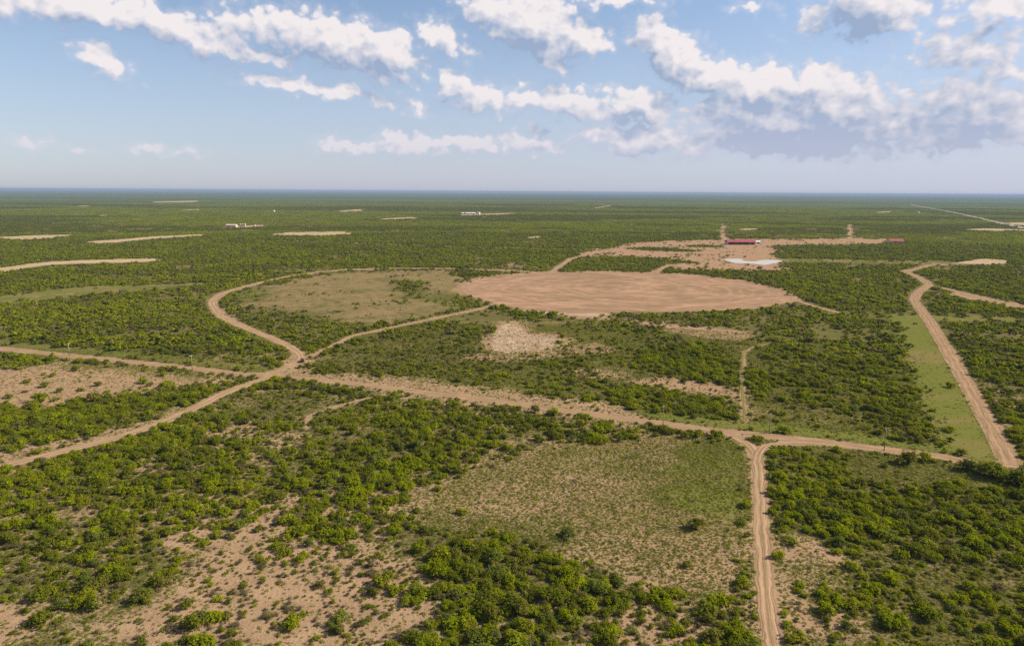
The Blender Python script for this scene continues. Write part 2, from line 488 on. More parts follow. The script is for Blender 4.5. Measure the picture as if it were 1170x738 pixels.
# around the ranch buildings
zone([(655, 289), (700, 283), (715, 278), (760, 275.5), (850, 273), (1018, 273), (1018, 278.5), (960, 280), (890, 281), (888, 294), (925, 299), (840, 301), (790, 300), (760, 296), (725, 292.5), (670, 294)], .03, .85, .12, .35, .05, .8, .2, warp=.2)
zone([(714, 284), (740, 283), (800, 286.5), (786, 288), (730, 286)], .9, .2, .2, 0, 0, 1, 0, warp=.15)
zone([(775, 281.5), (800, 280.5), (824, 281), (824, 283.5), (790, 283)], .7, .3, .2, 0, 0, .9, 0, warp=.3)
zone([(760, 301), (830, 299), (905, 300), (900, 310), (830, 309), (770, 308)], .04, .75, .1, .5, .3)
zone([(-60, 346), (40, 333), (100, 327), (160, 325.5), (232, 323.5), (232, 327), (150, 334), (80, 341), (-60, 356)], .03, .12, .8, 0, .2, .7, 0, warp=.25)
zone([(890, 294.5), (1040, 298), (1110, 299.5), (1110, 304), (1000, 303), (890, 301)], .06, .3, .65, .1, .2, .7, 0, warp=.25)
PADS = [  # pale caliche pads and sendero cuts far out: outline in photo pixels
    [(-30, 310), (10, 305), (45, 300.5), (95, 297.5), (150, 296), (178, 296), (176, 299), (120, 301), (60, 303), (0, 311)],
    [(99, 276.5), (115, 275), (140, 273.5), (175, 270.5), (232, 268), (232, 269.5), (185, 272.5), (150, 276), (112, 278.5)],
    [(305, 268.4), (335, 265.6), (402, 265), (402, 268), (365, 269.4)],
    [(-20, 273), (20, 270), (78, 268.5), (78, 271), (30, 274)],
    [(245, 259.6), (300, 257.5), (304, 259), (270, 260.6)],
    [(384, 241.4), (416, 239), (416, 241), (390, 242.5)],
    [(432, 250.4), (470, 248.2), (480, 249.6), (440, 251.6)],
    [(520, 245.6), (585, 243.6), (585, 245.2), (530, 246.6)],
    [(602, 271.4), (617, 270), (617, 271.8), (605, 272.4)],
    [(842, 261.7), (862, 261.1), (863, 263), (844, 263.2)],
    [(999, 242.6), (1020, 241.4), (1020, 242.8), (1001, 243.6)],
    [(1100, 262.3), (1130, 261.2), (1180, 263), (1180, 264.6), (1120, 263.5)],
    [(1148, 254.6), (1180, 254.2), (1180, 258), (1160, 257.5)],
    [(176, 230.6), (222, 229.6), (222, 230.9), (180, 231.6)],
    [(206, 240.2), (227, 239.2), (227, 240.4), (209, 241)],
    [(88, 235.6), (104, 235), (104, 236), (90, 236.4)],
    [(677, 237.6), (698, 234.8), (700, 235.4), (682, 238.4)],
    [(1090, 301), (1122, 296), (1152, 298), (1150, 301.5), (1110, 302)],
    [(728, 264.7), (739, 264.3), (739, 265.5), (729, 265.7)],
    [(110, 246.4), (124, 245.8), (124, 246.9), (112, 247.3)],
]
PADW = [np.array([gp(*p) for p in pd]) for pd in PADS]
POND = [(826, 297), (834, 296), (847, 296.2), (850, 298.2), (862, 299), (872, 297.3), (890, 297.5), (893, 299), (884, 301.4), (874, 303.2), (862, 302), (850, 301.6), (840, 301), (832, 299)]
CLEARW = ZONES[[i for i, z_ in enumerate(ZONES) if z_[1]['red'] == .6][0]][0]
PONDW = np.array([gp(*p) for p in POND])

def soft_fields(X, Y, taps=5):
    """fields averaged over a small neighbourhood, so that soils grade into each other"""
    D_ = np.hypot(X, Y)
    s_ = 1.8 + .010 * np.minimum(D_, 2500)
    out = None
    for k in range(taps):
        a = 2 * math.pi * k / taps + .4
        r_ = s_ * (.4 + .6 * (k % 2)) if k else s_ * 0
        q = fields(X + np.sin(a) * r_ * 1.2, Y + np.cos(a) * r_ * 2.2)
        out = q if out is None else {n_: out[n_] + q[n_] for n_ in out}
    return {n_: v / taps for n_, v in out.items()}


def loose_fields(X, Y, rng):
    """fields at a place a random step away: plant cover thins out gradually at a zone's edge"""
    D_ = np.minimum(np.hypot(X, Y), 1500)
    return fields(X + rng.normal(size=X.shape) * (1.5 + .004 * D_), Y + rng.normal(size=X.shape) * (2.2 + .005 * D_))


KEYS = ('dens', 'sand', 'grass', 'red', 'tuft', 'size', 'grey')


def fields(X, Y):
    """what grows and lies at ground points (X, Y)"""
    Dg = np.hypot(X, Y)
    amp = 1.6 + 0.010 * Dg
    wx = (fbm(X, Y, 9 + 0, 1) - .5) * 2 * amp + (fbm(X, Y, 45, 2) - .5) * 2.4 * amp
    wy = (fbm(X, Y, 9 + 0, 3) - .5) * 2 * amp + (fbm(X, Y, 45, 4) - .5) * 2.4 * amp
    f = dict(dens=np.full(X.shape, .93), sand=np.full(X.shape, .20), grass=np.full(X.shape, .06), red=np.full(X.shape, .05),
             tuft=np.full(X.shape, .22), size=np.full(X.shape, 1.0), grey=np.full(X.shape, .12))
    # open, scrubby streaks inside the far brush
    gap = fbm(X, Y, 60, 21, 4)
    f['dens'] = f['dens'] * (0.45 + 0.55 * sstep(gap, .36, .54))
    f['sand'] = f['sand'] + .35 * sstep(fbm(X, Y, 26, 23), .60, .74)
    f['size'] = .8 + .45 * fbm(X, Y, 50, 25)
    f['sand'] = f['sand'] + .16 * (1 - sstep(Dg, 380, 520))
    f['tuft'] = f['tuft'] + .35 * (1 - sstep(Dg, 300, 480))
    for poly, v, wp in ZONES:
        h = inside(X + wx * wp, Y + wy * wp, poly)
        if h.any():
            for k in KEYS:
                if v[k] is not None:
                    f[k][h] = v[k]
    for pd in PADW + [PONDW]:
        h = inside(X, Y, pd)
        f['dens'][h] = 0
        f['tuft'][h] = 0
    f['raw'] = f['dens'].copy()
    cl = .55 * fbm(X, Y, 11, 31, 3) + .45 * fbm(X, Y, 34, 35, 3)
    dn = np.clip(f['dens'], .002, .998)
    th_ = .5 + .075 * np.log((1 - dn) / dn) / 1.6          # level that leaves a share `dens` of the ground covered
    f['dens'] = np.where(f['dens'] <= 0, 0, np.clip(.72 * sstep(cl, th_ - .035, th_ + .035) + .28 * dn, 0, 1))
    f['sand'] = np.clip(f['sand'] + (fbm(X, Y, 7, 33) - .5) * .5, 0, 1)
    return f


def on_sheet(X, Y):
    """on a pad, the pond or the clearing, or on the mown margin on their near side"""
    D_ = np.hypot(X, Y)
    r_ = np.zeros(X.shape, bool)
    cc_ = CLEARW.mean(0)
    for k in (1.0, 1 + 11 / D_):
        for pd in PADW + [PONDW, cc_ + (CLEARW - cc_) * .965]:
            r_ |= inside(X * k, Y * k, pd)
    return r_


def track_gap(X, Y, extra=0.0):
    """distance outside the nearest track's edge (negative: on the track)"""
    best = np.full(X.shape, 1e9)
    for nm, wd, w in TR:
        for a, b in zip(w[:-1], w[1:]):
            lo, hi = np.minimum(a, b) - 40, np.maximum(a, b) + 40
            s = (X > lo[0]) & (X < hi[0]) & (Y > lo[1]) & (Y < hi[1])
            if not s.any():
                continue
            d = b - a
            x, y = X[s] - a[0], Y[s] - a[1]
            t = np.clip((x * d[0] + y * d[1]) / (d @ d), 0, 1)
            best[s] = np.minimum(best[s], np.hypot(x - t * d[0], y - t * d[1]) - wd / 2)
    return best


# ------------------------------------------------------------------ materials
def mat(name):
    m_ = bpy.data.materials.new(name)
    m_.use_nodes = True
    t = m_.node_tree
    for nd in list(t.nodes):
        t.nodes.remove(nd)
    o = t.nodes.new('ShaderNodeOutputMaterial')
    return m_, NT(t), o


def plain(name, col, rough=.7, metal=0.0, spec=.3, vary=.12, scale=1.5):
    m_, N, o = mat(name)
    b = N.n('ShaderNodeBsdfPrincipled')
    g = N.n('ShaderNodeNewGeometry')
    nz = N.noise(g.outputs['Position'], scale, 4.0)
    dk = tuple(c * (1 - 2 * vary) for c in col)
    br = tuple(min(1, c * (1 + vary)) for c in col)
    N.put(b.inputs['Base Color'], N.mix(N.step(nz, .3, .7), dk, br))
    b.inputs['Roughness'].default_value = rough
    b.inputs['Metallic'].default_value = metal
    b.inputs['Specular IOR Level'].default_value = spec
    N.t.links.new(b.outputs[0], o.inputs[0])
    return m_


SAND_A, SAND_B = (.262, .176, .106), (.176, .116, .068)
RED_A, RED_B = (.265, .150, .092), (.185, .100, .062)
LIT_A, LIT_B = (.118, .092, .038), (.056, .062, .016)
GRS_A, GRS_B = (.100, .122, .020), (.140, .132, .036)


def soil_nodes(N, P):
    """shared soil colour network: sand with patches, pebbles, drifts"""
    n1 = N.noise(P, .11, 4.0, .6)
    n2 = N.noise(P, .9, 4.0, .65)
    n3 = N.noise(P, 4.5, 3.0, .6)
    f = N.m('ADD', N.m('MULTIPLY', n1, .5), N.m('ADD', N.m('MULTIPLY', n2, .3), N.m('MULTIPLY', n3, .2)))
    return f, n1, n2, n3


def ground_material():
    m_, N, o = mat('terrain_soil')
    P = N.n('ShaderNodeNewGeometry').outputs['Position']
    f, n1, n2, n3 = soil_nodes(N, P)
    sand, grass, red, can = N.attr('sand'), N.attr('grass'), N.attr('red'), N.attr('canopy')
    fs = N.step(f, .36, .64)
    sc_ = N.mix(fs, SAND_B, SAND_A)
    rc = N.mix(fs, RED_B, RED_A)
    sc_ = N.mix(red, sc_, rc)
    sc_ = N.mix(N.step(n3, .50, .66, 0, .75), sc_, (.370, .272, .182))
    lit_ = N.mix(N.step(n2, .35, .65), LIT_B, LIT_A)
    rag = N.m('ADD', N.m('MULTIPLY', N.m('SUBTRACT', n2, .5), 1.1), N.m('MULTIPLY', N.m('SUBTRACT', n3, .5), .9))
    mac = N.noise(N.vm('MULTIPLY', P, (.012, .030, 1.0)), 1.0, 3.0, .6, .6)
    rag = N.m('ADD', rag, N.m('ADD', N.m('MULTIPLY', N.m('SUBTRACT', n1, .5), .7), N.m('MULTIPLY', N.m('SUBTRACT', mac, .5), .8)))
    sm = N.step(N.m('ADD', sand, rag), .37, .56)
    c = N.mix(sm, lit_, sc_)
    gm = N.step(N.m('ADD', grass, rag), .42, .66)
    gm = N.m('MULTIPLY', gm, N.step(grass, .05, .25))
    gc = N.mix(N.step(N.noise(P, .3, 4.0, .7), .35, .65), GRS_A, GRS_B)
    gc = N.mix(N.step(n3, .4, .7), gc, (.066, .076, .016))
    gc = N.mix(N.step(mac, .45, .68, 0, .8), gc, (.155, .118, .048))
    c = N.mix(gm, c, gc)
    # beyond the reach of single shrubs the ground shows canopy colours and painted cloud-shadow bands
    cn = N.noise(P, .012, 5.0, .7)
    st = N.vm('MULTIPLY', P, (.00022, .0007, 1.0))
    cloud_shade = N.noise(st, 1.0, 4.0, .6)
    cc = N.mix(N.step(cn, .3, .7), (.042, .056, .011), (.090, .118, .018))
    cc = N.mix(N.step(cloud_shade, .47, .58, 0, .85), cc, (.046, .046, .034))  # dark bands of cloud shadow painted into the canopy colour
    pads = N.step(N.noise(N.vm('MULTIPLY', P, (.0011, .0022, 1.0)), 1.0, 2.0, .4), .775, .80)
    cc = N.mix(N.m('MULTIPLY', pads, .6), cc, (.34, .27, .19))
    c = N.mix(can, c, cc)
    b = N.n('ShaderNodeBsdfDiffuse')
    N.put(b.inputs[0], c)
    bp = N.n('ShaderNodeBump')
    bp.inputs['Strength'].default_value = .8
    bp.inputs['Distance'].default_value = .35
    N.put(bp.inputs['Height'], N.m('ADD', N.m('MULTIPLY', n2, 1.0), N.m('MULTIPLY', n3, .35)))
    N.t.links.new(bp.outputs[0], b.inputs['Normal'])
    N.t.links.new(b.outputs[0], o.inputs[0])
    return m_


def track_material(name, a, bcol, centre, rut):
    m_, N, o = mat(name)
    P = N.n('ShaderNodeNewGeometry').outputs['Position']
    uv = N.n('ShaderNodeUVMap')
    uv.uv_map = 'lane'
    s = N.n('ShaderNodeSeparateXYZ')
    N.put(s.inputs[0], uv.outputs[0])
    f, n1, n2, n3 = soil_nodes(N, P)
    wob = N.m('ADD', s.outputs[0], N.m('MULTIPLY', N.m('SUBTRACT', N.noise(P, .06, 2.0), .5), .55))
    au = N.m('ABSOLUTE', wob)
    base = N.mix(N.step(f, .36, .64), bcol, a)
    # streaks along the lane left by tyres and the grader
    cbx = N.n('ShaderNodeCombineXYZ')
    N.put(cbx.inputs[0], N.m('MULTIPLY', wob, 7.0))
    N.put(cbx.inputs[1], N.m('MULTIPLY', s.outputs[1], .05))
    st = N.noise(cbx.outputs[0], 1.0, 3.0, .6, dim='2D')
    base = N.mix(N.step(st, .40, .66, 0, .75), base, tuple(c * .62 for c in bcol))
    ru = N.step(N.m('ABSOLUTE', N.m('SUBTRACT', au, .42)), .05, .22, 1.0, 0.0)
    base = N.mix(N.m('MULTIPLY', ru, rut), base, tuple(min(1, c * 1.18) for c in a))
    ce = N.m('MULTIPLY', N.step(N.m('ADD', au, N.m('MULTIPLY', N.m('SUBTRACT', n2, .5), .5)), .04, .2, 1.0, 0.0), centre)
    base = N.mix(ce, base, (.15, .125, .055))
    ed = N.step(N.m('ADD', au, N.m('MULTIPLY', N.m('SUBTRACT', n2, .5), .9)), .78, 1.05)
    base = N.mix(N.m('MULTIPLY', ed, .8), base, (.17, .135, .065))
    b = N.n('ShaderNodeBsdfDiffuse')
    N.put(b.inputs[0], base)
    bp = N.n('ShaderNodeBump')
    bp.inputs['Strength'].default_value = .7
    bp.inputs['Distance'].default_value = .2
    N.put(bp.inputs['Height'], N.m('ADD', st, N.m('MULTIPLY', n2, .6)))
    N.t.links.new(bp.outputs[0], b.inputs['Normal'])
    N.t.links.new(b.outputs[0], o.inputs[0])
    return m_


def sheet_material(name, a, b_, c3, sx, sy, amt, ring=False):
    m_, N, o = mat(name)
    P = N.n('ShaderNodeNewGeometry').outputs['Position']
    f, n1, n2, n3 = soil_nodes(N, P)
    base = N.mix(N.step(f, .36, .64), b_, a)
    w_ = N.noise(N.vm('MULTIPLY', P, (sx, sy, 1.0)), 1.0, 5.0, .62, 2.2)
    base = N.mix(N.m('MULTIPLY', N.step(w_, .44, .60), amt), base, c3)
    w2 = N.noise(N.vm('MULTIPLY', P, (sx * 2.1, sy * 4.5, 1.0)), 1.0, 4.0, .6, 1.6)
    base = N.mix(N.m('MULTIPLY', N.step(w2, .52, .62), .6), base, tuple(min(1, v * 1.3) for v in a))
    w3 = N.noise(N.vm('MULTIPLY', P, (sx * 1.3, sy * 9.0, 1.0)), 1.0, 3.0, .5, 2.8)
    base = N.mix(N.m('MULTIPLY', N.step(N.m('ABSOLUTE', N.m('SUBTRACT', w3, .5)), .0, .018, 1.0, 0.0), .5), base, tuple(v * .8 for v in c3))
    if ring:      # grader and wheel marks run round the clearing
        ctr = .5 * (CLEARW.min(0) + CLEARW.max(0))
        q = N.vm('SUBTRACT', P, (float(ctr[0]), float(ctr[1]), 0))
        rr_ = N.m('ADD', N.vm('LENGTH', q, out=1), N.m('MULTIPLY', N.noise(P, .012, 2.0), 46.0))
        sp_ = N.n('ShaderNodeSeparateXYZ')
        N.put(sp_.inputs[0], q)
        cv = N.n('ShaderNodeCombineXYZ')
        N.put(cv.inputs[0], N.m('MULTIPLY', rr_, .11))
        N.put(cv.inputs[1], N.m('MULTIPLY', N.m('ARCTAN2', sp_.outputs[1], sp_.outputs[0]), 1.4))
        w4 = N.noise(cv.outputs[0], 1.0, 4.0, .65, .4, dim='2D')
        base = N.mix(N.step(w4, .50, .66, 0, .36), base, tuple(v * 1.28 for v in a))
        base = N.mix(N.step(w4, .34, .46, .34, 0), base, c3)
        wd_ = N.noise(P, .05, 5.0, .7)
        base = N.mix(N.step(wd_, .56, .68, 0, .55), base, (.120, .110, .042))
    b = N.n('ShaderNodeBsdfDiffuse')
    N.put(b.inputs[0], base)
    N.t.links.new(b.outputs[0], o.inputs[0])
    return m_


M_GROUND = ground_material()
M_ROAD = track_material('road_caliche', (.285, .190, .116), (.205, .134, .080), .16, .35)
M_TRACK = track_material('track_sand', (.305, .206, .128), (.215, .142, .086), .38, .6)
M_LANE = track_material('lane_grass', (.19, .16, .065), (.13, .12, .038), .3, .3)
M_HIGH = track_material('highway_pavement', (.30, .28, .26), (.22, .21, .20), .1, .1)
M_RED = sheet_material('clearing_soil', (.268, .170, .110), (.200, .125, .080), (.152, .104, .060), .008, .014, .6, ring=True)
M_PALE = sheet_material('pale_sand', (.325, .238, .172), (.265, .188, .130), (.19, .140, .085), .03, .05, .6)
M_PAD = sheet_material('pad_caliche', (.345, .262, .172), (.262, .192, .118), (.17, .135, .070), .02, .05, .35)


def foliage_material(name, dark, bright, dry, trans=.44):
    m_, N, o = mat(name)
    oi = N.n('ShaderNodeObjectInfo')
    ge = N.n('ShaderNodeNewGeometry')
    macro = N.m('ADD', N.m('MULTIPLY', N.noise(oi.outputs['Location'], .018, 2.0, .5), .5), N.m('MULTIPLY', N.noise(oi.outputs['Location'], .0035, 3.0, .6), .5))
    k = N.m('ADD', N.m('MULTIPLY', oi.outputs['Random'], .42), N.m('MULTIPLY', N.m('SUBTRACT', macro, .35), 1.9), clamp=True)
    c = N.mix(k, dark, bright)
    rnd2 = N.m('FRACT', N.m('MULTIPLY', oi.outputs['Random'], 7.31))
    c = N.mix(N.step(rnd2, .60, 1.0, 0, .65), c, dry)
    rnd3 = N.m('FRACT', N.m('MULTIPLY', oi.outputs['Random'], 23.7))
    c = N.mix(N.step(rnd3, .72, 1.0, 0, .6), c, (.100, .124, .046))
    isl = ge.outputs['Random Per Island']
    c = N.mix(N.step(isl, 0, 1, .0, .35), c, dark)
    c = N.mix(N.step(isl, .8, 1, .0, .45), c, tuple(min(1, v * 1.5) for v in bright))
    d = N.n('ShaderNodeBsdfDiffuse')
    t = N.n('ShaderNodeBsdfTranslucent')
    N.put(d.inputs[0], c)
    N.put(t.inputs[0], N.mix(1.0, c, (1.15, 1.1, .45), 'MULTIPLY'))
    mx = N.n('ShaderNodeMixShader')
    mx.inputs[0].default_value = trans
    N.t.links.new(d.outputs[0], mx.inputs[1])
    N.t.links.new(t.outputs[0], mx.inputs[2])
    N.t.links.new(mx.outputs[0], o.inputs[0])
    return m_


M_LEAF = foliage_material('mesquite_leaf', (.108, .136, .003), (.255, .288, .005), (.198, .180, .020))
M_OLIVE = foliage_material('olive_leaf', (.074, .092, .006), (.162, .178, .013), (.152, .132, .032))
M_GREY = foliage_material('blackbrush_twig', (.075, .063, .028), (.135, .112, .054), (.160, .120, .064), .2)
M_TUFT = foliage_material('tuft_blade', (.100, .124, .008), (.190, .215, .018), (.190, .170, .045), .4)
M_BARK = plain('bark', (.085, .062, .045), .9, vary=.25, scale=6)


# ------------------------------------------------------------------ mesh helpers
def mesh_obj(name, verts, faces, material, parent=None, coll=COL, smooth=False):
    me = bpy.data.meshes.new(name)
    me.from_pydata([tuple(map(float, v)) for v in verts], [], faces)
    me.materials.append(material)
    if smooth:
        me.polygons.foreach_set('use_smooth', [True] * len(me.polygons))
    o = bpy.data.objects.new(name, me)
    if coll is not None:
        coll.objects.link(o)
    if parent is not None:
        o.parent = parent
    return o


def tag(o, label=None, cat=None, group=None, kind=None):
    for k, v in (('label', label), ('category', cat), ('group', group), ('kind', kind)):
        if v:
            o[k] = v
    return o


def thing(name, label, cat, loc, rz=0.0, group=None):
    o = bpy.data.objects.new(name, None)
    o.empty_display_size = .5
    o.location = loc
    o.rotation_euler = (0, 0, rz)
    COL.objects.link(o)
    return tag(o, label, cat, group)


class MB:
    """collects boxes, prisms and tubes for one mesh"""

    def __init__(s):
        s.v, s.f = [], []

    def add(s, v, f):
        b = len(s.v)
        s.v += [tuple(p) for p in v]
        s.f += [tuple(b + i for i in q) for q in f]
        return s

    def box(s, x0, x1, y0, y1, z0, z1):
        v = [(x, y, z) for z in (z0, z1) for y in (y0, y1) for x in (x0, x1)]
        return s.add(v, [(0, 2, 3, 1), (4, 5, 7, 6), (0, 1, 5, 4), (2, 6, 7, 3), (0, 4, 6, 2), (1, 3, 7, 5)])

    def prism(s, prof, x0, x1):
        """profile in (y, z), extruded along x"""
        n = len(prof)
        v = [(x0, y, z) for y, z in prof] + [(x1, y, z) for y, z in prof]
        return s.add(v, [tuple(range(n))[::-1], tuple(range(n, 2 * n))] + [(i, (i + 1) % n, n + (i + 1) % n, n + i) for i in range(n)])

    def tube(s, a, b, ra, rb, n=8):
        a, b = Vector(a), Vector(b)
        z = (b - a).normalized()
        x = z.orthogonal().normalized()
        y = z.cross(x)
        v = []
        for c, r in ((a, ra), (b, rb)):
            v += [c + (x * math.cos(t) + y * math.sin(t)) * r for t in [2 * math.pi * i / n for i in range(n)]]
        return s.add(v, [tuple(range(n))[::-1], tuple(range(n, 2 * n))] + [(i, (i + 1) % n, n + (i + 1) % n, n + i) for i in range(n)])

    def lathe(s, prof, n=20):
        """profile (r, z) round the z axis"""
        v = [(r * math.cos(2 * math.pi * i / n), r * math.sin(2 * math.pi * i / n), z) for r, z in prof for i in range(n)]
        k = len(prof)
        f = [(j * n + i, j * n + (i + 1) % n, (j + 1) * n + (i + 1) % n, (j + 1) * n + i) for j in range(k - 1) for i in range(n)]
        return s.add(v, f + [tuple(range(n))[::-1], tuple((k - 1) * n + i for i in range(n))])

    def build(s, name, material, parent=None, smooth=False):
        return mesh_obj(name, s.v, s.f, material, parent, smooth=smooth)


# ------------------------------------------------------------------ terrain: one sheet to the horizon
def build_terrain():
    deps = np.concatenate([np.linspace(60, 38, 24)[:-1], np.arange(38, 6, -0.085), np.arange(6, 1.2, -.07), np.geomspace(1.2, 0.127, 60)])
    rr = CAM_H / np.tan(np.radians(deps))
    fine = np.arange(-48, 48.01, 0.115)
    coarse = np.arange(fine[-1] + 4, 360 + fine[0] - 1, 4.0)
    th = np.radians(np.concatenate([fine, coarse]))
    nr, nt = len(rr), len(th)
    X = (rr[:, None] * np.sin(th)[None]).ravel()
    Y = (rr[:, None] * np.cos(th)[None]).ravel()
    X = np.append(X, 0.0)
    Y = np.append(Y, 0.0)
    co = np.zeros((len(X), 3), np.float32)
    co[:, 0], co[:, 1] = X, Y
    i, j = np.meshgrid(np.arange(nr - 1), np.arange(nt), indexing='ij')
    j2 = (j + 1) % nt
    q = np.stack([i * nt + j, i * nt + j2, (i + 1) * nt + j2, (i + 1) * nt + j], -1).reshape(-1, 4)[:, ::-1]
    t = np.stack([np.full(nt, nr * nt), (np.arange(nt) + 1) % nt, np.arange(nt)], -1)
    nq, ntr = len(q), len(t)
    me = bpy.data.meshes.new('terrain')
    me.vertices.add(len(X))
    me.vertices.foreach_set('co', co.ravel())
    me.loops.add(nq * 4 + ntr * 3)
    me.loops.foreach_set('vertex_index', np.concatenate([q.ravel(), t.ravel()]).astype(np.int32))
    me.polygons.add(nq + ntr)
    me.polygons.foreach_set('loop_start', np.concatenate([np.arange(nq) * 4, nq * 4 + np.arange(ntr) * 3]).astype(np.int32))
    me.update(calc_edges=True)
    f = soft_fields(X, Y)
    g = track_gap(X, Y)
    near = sstep(-g, -2.5, 0.3)
    f['sand'] = np.maximum(f['sand'], near * .8)
    f['grass'] = f['grass'] * (1 - near)
    Dg = np.hypot(X, Y)
    f['canopy'] = sstep(Dg, 3600, 6000)
    for k in ('sand', 'grass', 'red', 'canopy'):
        a = me.attributes.new(k, 'FLOAT', 'POINT')
        a.data.foreach_set('value', f[k].astype(np.float32))
    me.materials.append(M_GROUND)
    o = bpy.data.objects.new('terrain', me)
    COL.objects.link(o)
    tag(o, kind='structure')


build_terrain()


# ------------------------------------------------------------------ tracks, roads, clearings
def ribbon(name, w, width, z, material, seed):
    L = float(np.linalg.norm(np.diff(w, axis=0), axis=1).sum())
    c = smooth_line(w, max(1.5, L / 500))
    d = np.gradient(c, axis=0)
    d /= np.linalg.norm(d, axis=1)[:, None] + 1e-9
    nrm = np.stack([d[:, 1], -d[:, 0]], 1)
    s = np.concatenate([[0], np.cumsum(np.linalg.norm(np.diff(c, axis=0), axis=1))])
    jl = .5 * width * (1 + (fbm(s, s * 0 + seed, 9, seed) - .5) * 1.0 + (vnoise(s / 2.1, s * 0 + seed, seed + 3) - .5) * .22)
    jr = .5 * width * (1 + (fbm(s, s * 0 + seed + 50, 9, seed) - .5) * 1.0 + (vnoise(s / 2.1, s * 0 + seed + 9, seed + 5) - .5) * .22)
    us = [-1, -.5, 0, .5, 1]
    V, UV = [], []
    for k in range(len(c)):
        for u in us:
            p = c[k] + nrm[k] * u * (jl[k] if u < 0 else jr[k])
            V.append((p[0], p[1], z))
            UV.append((u, s[k]))
    n = len(us)
    F = [(k * n + i, (k + 1) * n + i, (k + 1) * n + i + 1, k * n + i + 1) for k in range(len(c) - 1) for i in range(n - 1)]
    F = [q[::-1] for q in F]
    o = mesh_obj(name, V, F, material)
    lay = o.data.uv_layers.new(name='lane')
    idx = np.zeros(len(o.data.loops), np.int32)
    o.data.loops.foreach_get('vertex_index', idx)
    lay.data.foreach_set('uv', np.array(UV, np.float32)[idx].ravel())
    return tag(o, kind='structure')


for k, (nm, wd, w) in enumerate(TR):
    mt = {'dirt_road': M_ROAD, 'highway': M_HIGH}.get(nm, M_LANE if k in (9, 16, 17) else M_TRACK)
    ribbon(nm, w, wd, .022 + .007 * k + (.12 if k > 12 else 0), mt, 11 + k)


def sheet(name, poly, z, material, rag, step, kind='structure'):
    c = smooth_line(np.vstack([poly, poly[:1]]), step)[:-1]
    n = len(c)
    t = np.arange(n) * step
    d = c - c.mean(0)
    d /= np.linalg.norm(d, axis=1)[:, None]
    c = c + d * ((fbm(c[:, 0], c[:, 1], rag * 3, 71) - .5) * 2 * rag + (fbm(c[:, 0], c[:, 1], rag, 73) - .5) * rag)[:, None]
    o = mesh_obj(name, [(x, y, z) for x, y in c], [tuple(range(n))], material)
    if o.data.polygons[0].normal.z < 0:
        o.data.flip_normals()
    return tag(o, kind=kind)


sheet('clearing', CLEARW, .06, M_RED, 9.0, 2.5)
for k, pl in enumerate([[(568, 372), (592, 370), (602, 380), (638, 386), (655, 391), (640, 395), (602, 400), (580, 403), (562, 398), (558, 388)],
                        [(602, 349), (640, 355), (700, 358), (690, 361), (650, 360), (610, 356)]]):
    sheet('sand_patch', np.array([gp(*p) for p in pl]), .045 + .006 * k, M_PALE, 7.0, 1.0)
for k, pd in enumerate(PADW):
    ext = np.ptp(pd, axis=0).max()
    sheet('sand_pad', pd, .30 + .004 * k, M_PAD, min(26.0, ext * .05), max(4.0, ext / 160))
M_WATER, N_, o_ = mat('pond_water')
b_ = N_.n('ShaderNodeBsdfPrincipled')
b_.inputs['Base Color'].default_value = (.36, .34, .29, 1)
b_.inputs['Roughness'].default_value = .35
N_.put(b_.inputs['Normal'], (lambda bp: (N_.put(bp.inputs['Height'], N_.noise(N_.n('ShaderNodeNewGeometry').outputs['Position'], .8, 2.0)), bp.inputs['Strength'].__setattr__('default_value', .08), bp.outputs[0])[2])(N_.n('ShaderNodeBump')))
N_.t.links.new(b_.outputs[0], o_.inputs[0])
sheet('pond_water', PONDW, .35, M_WATER, 2.5, 3.0)

# ------------------------------------------------------------------ plant prototypes (unit diameter, base at z = 0)
PROTO = {}


def quads_mesh(name, P, N, U, S1, S2, material, extra=None):
    V_ = np.cross(N, U)
    c = np.stack([P - U * S1 - V_ * S2, P + U * S1 - V_ * S2 * .7, P + U * S1 * .8 + V_ * S2, P - U * S1 * .7 + V_ * S2 * .9], 1).reshape(-1, 3)
    F = np.arange(len(c)).reshape(-1, 4)
    me = bpy.data.meshes.new(name)
    v, f = [tuple(map(float, p)) for p in c], [tuple(map(int, q)) for q in F]
    me.from_pydata(v, [], f)
    me.materials.append(material)
    return me


def crown_arrays(rng, n, leaf, lobes, flat=.72):
    L = []
    for k in range(lobes):
        a, r = rng.uniform(0, 2 * math.pi), .43 * math.sqrt(rng.uniform(0, 1))
        rad = rng.uniform(.08, .25) * (1.15 - r)
        L.append((r * math.cos(a), r * math.sin(a), rng.uniform(.16, .52 - .5 * r) * flat / .72 + rad * .3, rad))
    L = np.array(L)
    pick = rng.choice(len(L), n, p=L[:, 3] ** 2 / (L[:, 3] ** 2).sum())
    d = rng.normal(size=(n, 3))
    d[:, 2] = np.where(d[:, 2] < 0, d[:, 2] * .6, d[:, 2])
    d /= np.linalg.norm(d, axis=1)[:, None]
    P = L[pick, :3] + d * (L[pick, 3] * rng.uniform(.0, 1, n) ** .4 * rng.uniform(.8, 1.22, n) * np.where(rng.uniform(size=n) < .09, 1.45, 1.0))[:, None]
    P[:, 2] = np.maximum(P[:, 2], .02)
    Nn = d + rng.normal(size=(n, 3)) * .45 + np.array([0, 0, .7])
    Nn /= np.linalg.norm(Nn, axis=1)[:, None]
    U = np.cross(Nn, rng.normal(size=(n, 3)))
    U /= np.linalg.norm(U, axis=1)[:, None]
    s = leaf * rng.uniform(.6, 1.35, n)[:, None]
    return P, Nn, U, s, s * rng.uniform(.55, .95, n)[:, None], L


